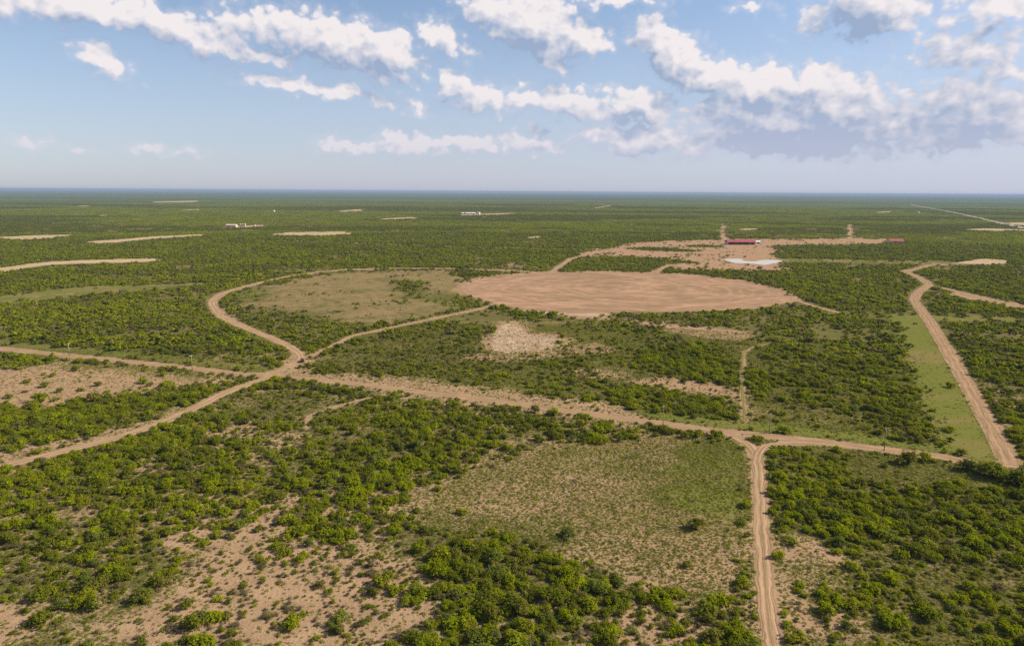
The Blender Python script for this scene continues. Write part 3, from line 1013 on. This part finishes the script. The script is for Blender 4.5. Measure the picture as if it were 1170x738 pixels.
def trunk_mesh(rng, L):
    mb = MB()
    for k in range(min(6, len(L))):
        c = L[k]
        mid = (c[0] * .45 + rng.uniform(-.03, .03), c[1] * .45 + rng.uniform(-.03, .03), c[2] * .55)
        mb.tube((c[0] * .06, c[1] * .06, 0), mid, .026, .017, 5)
        mb.tube(mid, (c[0], c[1], c[2] + c[3] * .4), .017, .006, 5)
    me = bpy.data.meshes.new('trunk')
    me.from_pydata(mb.v, [], mb.f)
    me.materials.append(M_BARK)
    return me


KINDS = [('leaf', M_LEAF), ('leaf', M_LEAF), ('leaf', M_LEAF), ('olive', M_OLIVE), ('olive', M_OLIVE), ('grey', M_GREY), ('grey', M_GREY)]
NEAR, MID = [], []
for k, (kn, mt) in enumerate(KINDS):
    rng = np.random.default_rng(100 + k)
    grey = kn == 'grey'
    n, leaf, lobes = (620, .026, 11) if grey else (860, .034, 15 + 2 * k)
    P, Nn, U, s1, s2, L = crown_arrays(rng, n, leaf, lobes, .6 if grey else .74)
    NEAR.append((quads_mesh('crown', P, Nn, U, s1, s2, mt), trunk_mesh(rng, L)))
    P, Nn, U, s1, s2, L = crown_arrays(rng, 130, .085, 9, .6 if grey else .74)
    MID.append(quads_mesh('crown', P, Nn, U, s1, s2, mt))
# grass tufts and forbs
TUFT = []
for k in range(4):
    rng = np.random.default_rng(300 + k)
    n = 46
    a, r = rng.uniform(0, 6.283, n), .5 * np.sqrt(rng.uniform(0, 1, n))
    d = np.stack([np.cos(a), np.sin(a), rng.uniform(.4, 1.8, n)], 1)
    d /= np.linalg.norm(d, axis=1)[:, None]
    P = np.stack([r * np.cos(a), r * np.sin(a), rng.uniform(.04, .34, n) * (1.1 - r)], 1)
    Nn = d + rng.normal(size=(n, 3)) * .4
    Nn /= np.linalg.norm(Nn, axis=1)[:, None]
    U = np.cross(Nn, rng.normal(size=(n, 3)))
    U /= np.linalg.norm(U, axis=1)[:, None]
    s = .085 * rng.uniform(.6, 1.3, n)[:, None]
    TUFT.append(quads_mesh('tuft', P, Nn, U, s, s * .6, M_TUFT if k < 3 else M_GREY))
# far canopy pieces: some forty crowns on a 26 m patch
FAR = []
for k in range(5):
    rng = np.random.default_rng(500 + k)
    A = [[], [], [], [], []]
    for q in range(46):
        P, Nn, U, s1, s2, L = crown_arrays(rng, 26, .19, 6)
        dia = rng.uniform(2.6, 5.6)
        a, r = rng.uniform(0, 6.283), 14.5 * math.sqrt(rng.uniform(0, 1))
        P = P * dia * np.array([1, 1, .95]) + np.array([r * math.cos(a), r * math.sin(a), 0])
        for lst, v in zip(A, (P, Nn, U, s1 * dia * .5, s2 * dia * .5)):
            lst.append(v)
    FAR.append(quads_mesh('canopy', *[np.vstack(v) for v in A], M_LEAF if k < 3 else M_OLIVE))


def proto_collection(name, meshes):
    c = bpy.data.collections.new(name)
    for k, me in enumerate(meshes):
        o = bpy.data.objects.new('%s_%02d' % (name, k), me)
        c.objects.link(o)
    return c


def join_meshes(a, b):
    """crown and trunk in one mesh for the scattered copies"""
    me = bpy.data.meshes.new('shrub')
    va, vb = [v.co[:] for v in a.vertices], [v.co[:] for v in b.vertices]
    fa, fb = [tuple(p.vertices) for p in a.polygons], [tuple(i + len(va) for i in p.vertices) for p in b.polygons]
    me.from_pydata(va + vb, [], fa + fb)
    me.materials.append(a.materials[0])
    me.materials.append(b.materials[0])
    me.polygons.foreach_set('material_index', [0] * len(fa) + [1] * len(fb))
    return me


C_NEAR = proto_collection('near_shrub', [join_meshes(a, b) for a, b in NEAR])
C_MID = proto_collection('mid_shrub', MID)
C_FAR = proto_collection('far_canopy', FAR)
C_TUFT = proto_collection('tuft', TUFT)


def scatter(name, label, cat, X, Y, scl, rot, idx, coll):
    me = bpy.data.meshes.new(name)
    n = len(X)
    me.vertices.add(n)
    co = np.zeros((n, 3), np.float32)
    co[:, 0], co[:, 1] = X, Y
    me.vertices.foreach_set('co', co.ravel())
    a = me.attributes.new('scl', 'FLOAT_VECTOR', 'POINT')
    a.data.foreach_set('vector', scl.astype(np.float32).ravel())
    r3 = np.zeros((n, 3), np.float32)
    r3[:, 2] = rot
    a = me.attributes.new('rot', 'FLOAT_VECTOR', 'POINT')
    a.data.foreach_set('vector', r3.ravel())
    a = me.attributes.new('idx', 'INT', 'POINT')
    a.data.foreach_set('value', idx.astype(np.int32))
    o = bpy.data.objects.new(name, me)
    COL.objects.link(o)
    g = bpy.data.node_groups.new(name, 'GeometryNodeTree')
    g.interface.new_socket('Geometry', in_out='INPUT', socket_type='NodeSocketGeometry')
    g.interface.new_socket('Geometry', in_out='OUTPUT', socket_type='NodeSocketGeometry')
    gi, go = g.nodes.new('NodeGroupInput'), g.nodes.new('NodeGroupOutput')
    iop = g.nodes.new('GeometryNodeInstanceOnPoints')
    ci = g.nodes.new('GeometryNodeCollectionInfo')
    ci.inputs['Collection'].default_value = coll
    ci.inputs['Separate Children'].default_value = True
    ci.inputs['Reset Children'].default_value = True
    iop.inputs['Pick Instance'].default_value = True

    def na(nm, ty):
        nd = g.nodes.new('GeometryNodeInputNamedAttribute')
        nd.data_type = ty
        nd.inputs['Name'].default_value = nm
        return nd.outputs['Attribute']
    e2r = g.nodes.new('FunctionNodeEulerToRotation')
    g.links.new(na('rot', 'FLOAT_VECTOR'), e2r.inputs[0])
    g.links.new(e2r.outputs[0], iop.inputs['Rotation'])
    g.links.new(na('scl', 'FLOAT_VECTOR'), iop.inputs['Scale'])
    g.links.new(na('idx', 'INT'), iop.inputs['Instance Index'])
    g.links.new(gi.outputs[0], iop.inputs['Points'])
    g.links.new(ci.outputs[0], iop.inputs['Instance'])
    g.links.new(iop.outputs[0], go.inputs[0])
    md = o.modifiers.new('scatter', 'NODES')
    md.node_group = g
    return tag(o, label, cat, kind='stuff')


def candidates(r0, r1, cell, seed, half=47):
    rng = np.random.default_rng(seed)
    gx, gy = np.meshgrid(np.arange(-r1, r1, cell), np.arange(-20, r1, cell))
    X = (gx + rng.uniform(-.55, .55, gx.shape) * cell).ravel()
    Y = (gy + rng.uniform(-.55, .55, gx.shape) * cell).ravel()
    D_ = np.hypot(X, Y)
    s = (D_ >= r0) & (D_ < r1) & (np.abs(np.degrees(np.arctan2(X, Y))) < half)
    return X[s], Y[s], rng


# ------------------------------------------------------------------ shrubs
NEAR_R = 470.0
X, Y, rng = candidates(95, NEAR_R, 2.15, 1)
f = loose_fields(X, Y, rng)
keep = rng.uniform(size=len(X)) < f['dens'] * .78
g = track_gap(X, Y)
keep &= ~on_sheet(X, Y)
dia = np.clip(rng.lognormal(math.log(2.9), .42, len(X)) * f['size'], 1.1, 6.2)
keep &= g > dia * .32
X, Y, dia = X[keep], Y[keep], dia[keep]
f = {k: v[keep] for k, v in f.items()}
u = rng.uniform(size=len(X))
olive = .26 + .5 * sstep(fbm(X, Y, 40, 61), .5, .7)
kind = np.where(u < f['grey'], 5 + (rng.uniform(size=len(X)) < .5), np.where(rng.uniform(size=len(X)) < olive, 3 + (rng.uniform(size=len(X)) < .5), rng.integers(0, 3, len(X))))
dia = np.where(kind >= 5, dia * .72, dia)

# single shrubs that stand out in the photograph: photo pixel of the base, width in photo pixels, kind
LONE = [(59.5, 430, 9, 0), (31, 437, 8, 0), (51.5, 442, 10, 1), (69, 448, 10, 3), (29, 448, 7, 5), (9, 455, 11, 0), (46, 460, 19, 1), (93.5, 446, 9, 0), (111.5, 440.5, 10, 3),
        (107, 458, 19, 3), (163, 438, 13, 0), (187, 429, 11, 1), (193, 442, 16, 0), (36, 467, 15, 0), (126, 456, 12, 5), (528, 586, 15, 0), (500, 560, 12, 1), (795, 604, 22, 3), (650, 614, 24, 3),
        (498, 605, 11, 1), (784, 646, 15, 3), (574, 351, 8, 3), (1038, 530, 25, 3), (1103, 537, 20, 3), (1118, 540, 23, 0), (1132, 544, 25, 3), (1148, 549, 22, 0), (1163, 554, 26, 3), (1178, 560, 24, 0),
        (905, 730, 22, 0), (1042, 562, 16, 0), (1098, 553, 14, 0), (1135, 562, 15, 1), (392, 708, 20, 0), (386, 722, 16, 3), (331, 716, 22, 0), (228, 708, 21, 3), (244, 710, 20, 0), (260, 707, 18, 3), (822, 690, 24, 0), (770, 682, 20, 1)]
lx, ly, ld, lk = [], [], [], []
for (px, py, w, k) in LONE:
    p = gp(px, py)
    lx.append(p[0])
    ly.append(p[1])
    ld.append(w * math.hypot(math.hypot(*p), CAM_H) / FPX)
    lk.append(k)
lx, ly, ld = np.array(lx), np.array(ly), np.array(ld)
far_enough = np.ones(len(X), bool)
for a, b, d in zip(lx, ly, ld):
    far_enough &= np.hypot(X - a, Y - b) > .5 * d
X, Y, dia, kind = X[far_enough], Y[far_enough], dia[far_enough], kind[far_enough]
lone_n = len(lx)
X, Y, dia, kind = np.concatenate([lx, X]), np.concatenate([ly, Y]), np.concatenate([ld, dia]), np.concatenate([lk, kind])
hf = rng.uniform(.58, .92, len(X))
rot = rng.uniform(0, 6.283, len(X))
scl = np.stack([dia * rng.uniform(.9, 1.15, len(X)), dia * rng.uniform(.9, 1.15, len(X)), dia * hf], 1)

# the 300 that show largest are objects of their own
u_, v_, dep_ = to_px(X, Y, .5 * dia)
score = dia / dep_
score[(u_ < 4) | (u_ > 1166) | (v_ > 734)] = 0
score[:lone_n] += 1
order = np.argsort(-score)[:300]

PLACES = [  # where a shrub stands, for its label; first outline that holds it wins
    ('on the sandy flat at left', [(-99, 400), (300, 428), (262, 440), (180, 449), (130, 456), (60, 470), (-99, 480)]),
    ('in the thicket above left track', [(-99, 470), (60, 466), (130, 450), (300, 428), (250, 450), (120, 504), (-99, 545)]),
    ('in the pale tufted field', [(470, 590), (500, 552), (640, 500), (840, 490), (868, 520), (868, 690), (830, 690), (680, 655), (540, 612)]),
    ('on the bare sand at lower left', [(130, 760), (130, 722), (232, 640), (335, 560), (345, 620), (400, 636), (460, 668), (495, 760)]),
    ('in bushy row below right road', [(1085, 520), (1200, 545), (1200, 580), (1090, 548)]),
    ('on open ground below main road', [(990, 500), (1090, 525), (1160, 566), (1010, 560)]),
    ('in scrub right of lower track', [(868, 500), (1300, 560), (1300, 800), (885, 800)]),
    ('in scrub below the tufted field', [(495, 800), (490, 690), (560, 610), (680, 650), (880, 692), (885, 800)]),
    ('in scrub at lower left corner', [(-99, 640), (232, 640), (130, 722), (130, 800), (-99, 800)]),
    ('in scrub left of tufted field', [(345, 800), (345, 480), (640, 480), (480, 590), (560, 610), (490, 690), (495, 800)]),
    ('in the wide scrub at left', [(-99, 480), (345, 430), (345, 640), (-99, 640)]),
    ('beside the big bare clearing', [(500, 300), (950, 300), (950, 400), (500, 400)]),
]
ORD = ['first', 'second', 'third', 'fourth', 'fifth', 'sixth', 'seventh', 'eighth', 'ninth', 'tenth', 'eleventh', 'twelfth', 'thirteenth', 'fourteenth']
bu, bv, _ = to_px(X, Y, 0.0)
place = {}
for i in order:
    for j, (nm, pl) in enumerate(PLACES):
        if inside(np.array([bu[i]]), np.array([bv[i]]), np.array(pl, float))[0]:
            break
    else:
        nm = 'in the open scrub'
    place.setdefault(nm, []).append(i)
SHRUB = [('mesquite_shrub', 'green'), ('mesquite_shrub', 'green'), ('mesquite_shrub', 'green'), ('mesquite_shrub', 'olive'), ('mesquite_shrub', 'olive'), ('blackbrush_shrub', 'brown'), ('blackbrush_shrub', 'brown')]
for nm, ids in place.items():
    ids = sorted(ids, key=lambda i: -bv[i])            # nearest first
    per = max(1, min(12, int(math.ceil(math.sqrt(len(ids) * 1.6)))))
    rows = [sorted(ids[a:a + per], key=lambda i: bu[i]) for a in range(0, len(ids), per)]
    for r_, row in enumerate(rows):
        for c_, i in enumerate(row):
            k = int(kind[i])
            size = 'large' if dia[i] > 4.2 else 'small' if dia[i] < 2.4 else 'mid-sized'
            pos = '' if len(ids) == 1 else ('%s from left' % ORD[c_] if len(rows) == 1 else '%s row, %s from left' % (ORD[r_], ORD[c_]))
            lab = '%s %s shrub %s' % (size, SHRUB[k][1], nm) + (', ' + pos if pos else '')
            t = thing(SHRUB[k][0], lab, 'shrub', (X[i], Y[i], 0), float(rot[i]), 'shrubs standing nearest the camera')
            t.scale = scl[i]
            for part, me in (('crown', NEAR[k][0]), ('trunk', NEAR[k][1])):
                o = bpy.data.objects.new(part, me)
                o.parent = t
                COL.objects.link(o)
rest = np.ones(len(X), bool)
rest[order] = False
fx, fy, rng2 = candidates(100, NEAR_R, 1.75, 7, 45)
ff = loose_fields(fx, fy, rng2)
p_ = (np.where(ff['raw'] > .26, .34, np.where(ff['raw'] > .02, .10, .0)) + .10 * np.clip(ff['grey'] - .3, 0, 1)) * (.1 + 1.8 * sstep(fbm(fx, fy, 6, 44), .35, .65))
keep = (rng2.uniform(size=len(fx)) < p_) & (track_gap(fx, fy) > .6) & ~on_sheet(fx, fy)
fx, fy = fx[keep], fy[keep]
fd = np.clip(rng2.lognormal(math.log(1.25), .32, len(fx)) * np.where(ff['grey'][keep] > .5, 1.65, 1.0), .6, 3.4)
fk = np.where(rng2.uniform(size=len(fx)) < .25 + ff['grey'][keep] * .8, 5 + rng2.integers(0, 2, len(fx)), np.where(rng2.uniform(size=len(fx)) < .6, 3 + rng2.integers(0, 2, len(fx)), rng2.integers(0, 3, len(fx))))
fs = np.stack([fd * rng2.uniform(.9, 1.4, len(fx)), fd, fd * rng2.uniform(.6, .95, len(fx))], 1)
scatter('scrub', 'dense green mesquite scrub covering the near plain', 'scrub', np.concatenate([X[rest], fx]), np.concatenate([Y[rest], fy]),
        np.concatenate([scl[rest], fs]), np.concatenate([rot[rest], rng2.uniform(0, 6.283, len(fx))]), np.concatenate([kind[rest], fk]), C_NEAR)

# middle distance
MID_R = 1700.0
X, Y, rng = candidates(NEAR_R, MID_R, 3.5, 2)
f = loose_fields(X, Y, rng)
dia = np.clip(rng.lognormal(math.log(4.0), .34, len(X)) * f['size'], 1.4, 8.0)
keep = (rng.uniform(size=len(X)) < f['dens'] * .92) & (track_gap(X, Y) > dia * .4 + .003 * np.hypot(X, Y)) & (track_gap(X * (1 + 9 / np.hypot(X, Y)), Y * (1 + 9 / np.hypot(X, Y))) > 0) & ~on_sheet(X, Y)
X, Y, dia = X[keep], Y[keep], dia[keep]
u = rng.uniform(size=len(X))
olive = .22 + .5 * sstep(fbm(X, Y, 70, 61), .5, .7)
kind = np.where(u < f['grey'][keep] * .6, 5, np.where(rng.uniform(size=len(X)) < olive, 3 + (rng.uniform(size=len(X)) < .5), rng.integers(0, 3, len(X))))
scl = np.stack([dia * rng.uniform(.9, 1.2, len(X)), dia * rng.uniform(.9, 1.2, len(X)), dia * rng.uniform(.48, .82, len(X))], 1)
scatter('far_scrub', 'green scrub stretching across the middle of the plain', 'scrub', X, Y, scl, rng.uniform(0, 6.283, len(X)), kind, C_MID)

# far canopy
X, Y, rng = candidates(MID_R, 6000, 24.0, 3)
f = loose_fields(X, Y, rng)
keep = (rng.uniform(size=len(X)) < .35 + f['dens'] * .8) & (f['dens'] > .12) & (track_gap(X, Y) > 9) & ~on_sheet(X, Y)
X, Y = X[keep], Y[keep]
dull = fbm(X, Y * 2.5, 900, 91, 3)  # stretched bands of darker olive pieces, colour standing in for cloud shadow
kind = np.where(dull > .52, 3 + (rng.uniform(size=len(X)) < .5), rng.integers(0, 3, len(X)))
s = rng.uniform(.85, 1.2, len(X))
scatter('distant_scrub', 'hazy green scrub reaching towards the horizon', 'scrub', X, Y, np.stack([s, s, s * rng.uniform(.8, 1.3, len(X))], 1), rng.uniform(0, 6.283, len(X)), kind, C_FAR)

# tufts of grass and low forbs on the nearer ground
X, Y, rng = candidates(110, 520, .84, 4, 43)
f = loose_fields(X, Y, rng)
keep = (rng.uniform(size=len(X)) < f['tuft'] * .95 * (.2 + 1.6 * fbm(X, Y, 5, 81))) & (track_gap(X, Y) > .25)
X, Y = X[keep], Y[keep]
s = np.clip(rng.lognormal(math.log(.78), .36, len(X)), .35, 2.0)
kind = np.where(rng.uniform(size=len(X)) < .12, 3, rng.integers(0, 3, len(X)))
scatter('grass_tufts', 'small green tufts dotting the pale sandy ground', 'grass', X, Y, np.stack([s, s, s * rng.uniform(.6, 1.2, len(X))], 1), rng.uniform(0, 6.283, len(X)), kind, C_TUFT)

# ------------------------------------------------------------------ utility poles
M_POLE = plain('pole_wood', (.25, .20, .15), .85, vary=.2, scale=3)
M_STEEL = plain('galvanised_steel', (.55, .56, .57), .45, .6, .5)
M_CERAM = plain('insulator_grey', (.72, .72, .70), .3, 0, .5, .05)


def pole(px, py, h, label, arm_dir):
    p = gp(px, py)
    t = thing('utility_pole', label, 'utility pole', (p[0], p[1], 0), arm_dir, 'utility poles along the main road')
    MB().tube((0, 0, -.4), (0, 0, h), .19, .13, 10).build('mast', M_POLE, t, True)
    MB().box(-1.25, 1.25, .14, .25, h - .75, h - .6).build('crossarm', M_POLE, t)
    MB().tube((-.6, .16, h - .72), (0, .15, h - 1.35), .03, .03, 6).tube((.6, .16, h - .72), (0, .15, h - 1.35), .03, .03, 6).build('brace', M_STEEL, t)
    for x in (-1.1, -.4, 1.1):
        m_ = MB().lathe([(.05, 0), (.09, .05), (.05, .1), (.09, .15), (.04, .24)], 10)
        m_.v = [(a + x, b + .195, c + h - .597) for a, b, c in m_.v]
        m_.build('insulator', M_CERAM, t, True)


for px, py, h, lab in [(79.5, 407, 8.2, 'slim wooden utility pole farthest left along the main road'),
                       (220, 424, 9.6, 'wooden utility pole beside the main road above the left track junction'),
                       (757.4, 486, 9.4, 'wooden utility pole rising from the scrub edge at the centre of the main road'),
                       (879, 495, 9.0, 'wooden utility pole above the junction with the lower track'),
                       (1010, 515, 9.8, 'tall wooden utility pole at right in front of the mown strip')]:
    pole(px, py, h, lab, 1.25)

# ------------------------------------------------------------------ vehicles
M_TYRE = plain('tyre_rubber', (.02, .02, .02), .9, vary=.1)
M_GLASS = plain('car_glass', (.015, .018, .02), .08, 0, .6, .05)
M_RIM = plain('wheel_alloy', (.45, .45, .46), .35, .8)
M_LAMP = plain('lamp_red', (.35, .02, .02), .3)
M_HEAD = plain('lamp_clear', (.7, .7, .68), .2)


def pickup(px, py, head, paint, label):
    p = gp(px, py)
    t = thing('pickup_truck', label, 'truck', (p[0], p[1], .06), head)
    body = MB()
    body.prism([(-2.7, .55), (2.55, .55), (2.72, .7), (2.70, 1.08), (1.25, 1.18), (-2.75, 1.18), (-2.8, .7)], -.96, .96)
    bo = body.build('body', paint, t)
    MB().prism([(1.22, 1.185), (.62, 1.80), (-.85, 1.84), (-1.15, 1.185)], -.84, .84).build('cab', paint, t)
    MB().prism([(1.20, 1.22), (.70, 1.73), (.735, 1.745), (1.27, 1.22)], -.72, .72).build('windscreen', M_GLASS, t)
    MB().prism([(-1.13, 1.24), (-.90, 1.74), (-.94, 1.76), (-1.19, 1.24)], -.70, .70).build('rear_window', M_GLASS, t)
    for s in (-1, 1):
        MB().prism([(.98, 1.24), (.58, 1.70), (-.72, 1.73), (-.90, 1.24)], s * .842 - .012, s * .842 + .012).build('side_window', M_GLASS, t)
        MB().box(s * .80 - .12, s * .80 + .12, -2.84, -2.78, .82, 1.08).build('tail_lamp', M_LAMP, t)
        MB().box(s * .72 - .16, s * .72 + .16, 2.70, 2.75, .82, 1.0).build('headlight', M_HEAD, t)
        for y in (-1.75, 1.75):
            w = MB().tube((s * .72, y, .40), (s * .98, y, .40), .40, .40, 18).build('wheel', M_TYRE, t, False)
            MB().tube((s * .975, y, .40), (s * 1.0, y, .40), .24, .22, 14).build('rim', M_RIM, w)
    MB().box(-.80, .80, -2.62, -1.25, 1.182, 1.20).build('bed_cover', M_TYRE, t)


M_BLACK = plain('paint_black', (.010, .010, .011), .5, 0, .3, .05)
M_WHITE = plain('paint_white', (.78, .78, .76), .35, 0, .4, .04)
pickup(345.5, 413.3, .35, M_BLACK, 'black pickup truck on the dirt track just above the junction')

# ------------------------------------------------------------------ ranch buildings and far structures
M_ROOF = plain('roof_red_metal', (.30, .045, .050), .5, .1, .4, .15, .4)
M_WALL = plain('wall_cream', (.62, .52, .42), .85)
M_WHT = plain('wall_white', (.52, .51, .48), .7, vary=.05)
M_DARK = plain('door_dark', (.05, .045, .04), .7)
M_TANK = plain('tank_pale', (.48, .40, .32), .5, .1)


def base(px, py):
    p = gp(px, py)
    return (p[0], p[1], .02)


def gable_building(name, label, cat, px, py, L, Wd, h, rise, rz, roofm, wallm, doors, windows, open_front=False, posts=0):
    t = thing(name, label, cat, base(px, py), rz)
    x, y = L / 2, Wd / 2
    if open_front:
        wl = MB().box(-x, x, y - .3, y, 0, h).box(-x, -x + .3, -y + .0, y - .3, 0, h).box(x - .3, x, -y + .0, y - .3, 0, h)
    else:
        wl = MB().prism([(-y, 0), (y, 0), (y, h), (0, h + rise * .96), (-y, h)], -x, x)
    wl.build('wall', wallm, t)
    e = .9
    for s in (-1, 1):
        MB().prism([(s * (y + e), h - rise * e / y + .05), (s * (y + e), h - rise * e / y + .3), (s * .01, h + rise + .32), (s * .01, h + rise + .06)], -x - e, x + e).build('roof_slope', roofm, t)
    MB().prism([(-.35, h + rise + .20), (0, h + rise + .48), (.35, h + rise + .20)], -x - e, x + e).build('ridge_cap', roofm, t)
    for k in range(posts):
        xx = -x + .5 + (L - 1) * k / (posts - 1)
        MB().box(xx - .18, xx + .18, -y + .05, -y + .41, 0, h).build('post', M_DARK, t)
    for xx in doors:
        d = MB().box(xx - 1.6, xx + 1.6, -y - .06, -y + .02, 0, 3.0).build('door', M_DARK, t)
        MB().box(xx + 1.2, xx + 1.35, -y - .10, -y - .06, 1.2, 1.35).build('handle', M_STEEL, d)
    for xx in windows:
        w = MB().box(xx - 1.0, xx + 1.0, -y - .05, -y + .02, 1.2, 2.6).build('window', M_WHT, t)
        MB().box(xx - .85, xx + .85, -y - .07, -y - .05, 1.32, 2.48).build('pane', M_GLASS, w)
    return t


gable_building('ranch_barn', 'long open-fronted barn with dark red metal roof in the sandy ranch yard', 'barn', 845, 279.3, 54, 20, 5.2, 3.6, .06, M_ROOF, M_WALL, [], [], True, 10)
gable_building('ranch_barn', 'short red roofed barn annex at the right end of the long barn', 'barn', 858, 279.2, 14, 12, 4.6, 2.6, .06, M_ROOF, M_WALL, [0], [-4, 4])
gable_building('ranch_shed', 'small white shed just right of the red roofed barns', 'shed', 865.5, 278.2, 8, 7, 3.4, 1.6, .1, M_WHT, M_WHT, [0], [])
gable_building('ranch_house', 'red roofed house at the right end of the sandy ranch strip', 'house', 1023, 277.6, 27, 14, 4.2, 4.0, -.1, M_ROOF, M_WALL, [0], [-9, -5, 5, 9])
pickup(868.5, 279.4, 1.2, M_WHITE, 'white pickup truck parked right of the small white shed')
pickup(871.5, 277.6, 1.5, M_WHITE, 'white pickup truck parked farthest right of the red roofed barns')
gable_building('pump_house', 'pale pinkish building on the far well pad at left', 'building', 265, 260.2, 26, 16, 7.0, 2.0, .05, M_TANK, M_TANK, [-6], [4, 8])


def tank(px, py, r, h, label, name='storage_tank', m_=None):
    m_ = m_ or M_TANK
    t = thing(name, label, 'tank', base(px, py), 0, 'storage tanks on the far plain')
    MB().lathe([(r, 0), (r, h), (r * .99, h + .05)], 24).build('shell', m_, t, False)
    MB().lathe([(r * 1.02, h + .05), (r * 1.02, h + .25), (r * .2, h + r * .22), (.05, h + r * .24)], 24).build('roof', m_, t)
    m2 = MB()
    for s in (-.25, .25):
        m2.box(s - .04, s + .04, -r - .22, -r - .14, 0, h + .9)
    for k in range(int(h / .5)):
        m2.box(-.21, .21, -r - .20, -r - .16, .4 + .5 * k, .44 + .5 * k)
    m2.build('ladder', M_STEEL, t)
    MB().lathe([(.35, h + r * .22), (.35, h + r * .22 + .5), (.1, h + r * .22 + .6)], 10).build('hatch', M_STEEL, t)


for px, r, h, lab in [(274.8, 1.9, 9.5, 'leftmost of the three slim tanks on the far well pad'), (277.6, 1.9, 9.5, 'middle one of the three slim tanks on the far well pad'),
                      (280.2, 1.9, 10.5, 'rightmost and tallest of the three slim tanks on the far well pad'), (291, 3.2, 6.0, 'low grey tank standing alone right of the well pad building')]:
    tank(px, 259.8, r, h, lab)
tank(313, 242.8, 5.5, 9, 'round white water tank alone in the far scrub at left', 'water_tank', M_WHT)
tank(1049, 244, 6.5, 9, 'round white water tank alone in the far scrub at right', 'water_tank', M_WHT)
tank(547, 245.4, 6.5, 10, 'white tank at the right end of the far white sheds', 'water_tank', M_WHT)
for k, (px, L, lab) in enumerate([(529, 10, 'leftmost small white building of the far white sheds'), (535, 22, 'second white shed from left in the far white row'), (541, 18, 'third white shed from left in the far white row')]):
    gable_building('white_shed', lab, 'shed', px, 245.4, L, 14, 7, 2.5, 0, M_WHT, M_WHT, [0], [])

# ------------------------------------------------------------------ haze
M_HAZE, N_, o_ = mat('haze_air')
pv = N_.n('ShaderNodeVolumePrincipled')
pv.inputs['Color'].default_value = (.26, .36, .52, 1)
pv.inputs['Density'].default_value = 5.2e-5
pv.inputs['Anisotropy'].default_value = 0.0
N_.t.links.new(pv.outputs[0], o_.inputs['Volume'])
B = 52000.0
hz = MB().box(-B, B, -B, B, -1.5, 112.0).build('haze', M_HAZE)
tag(hz, kind='stuff')
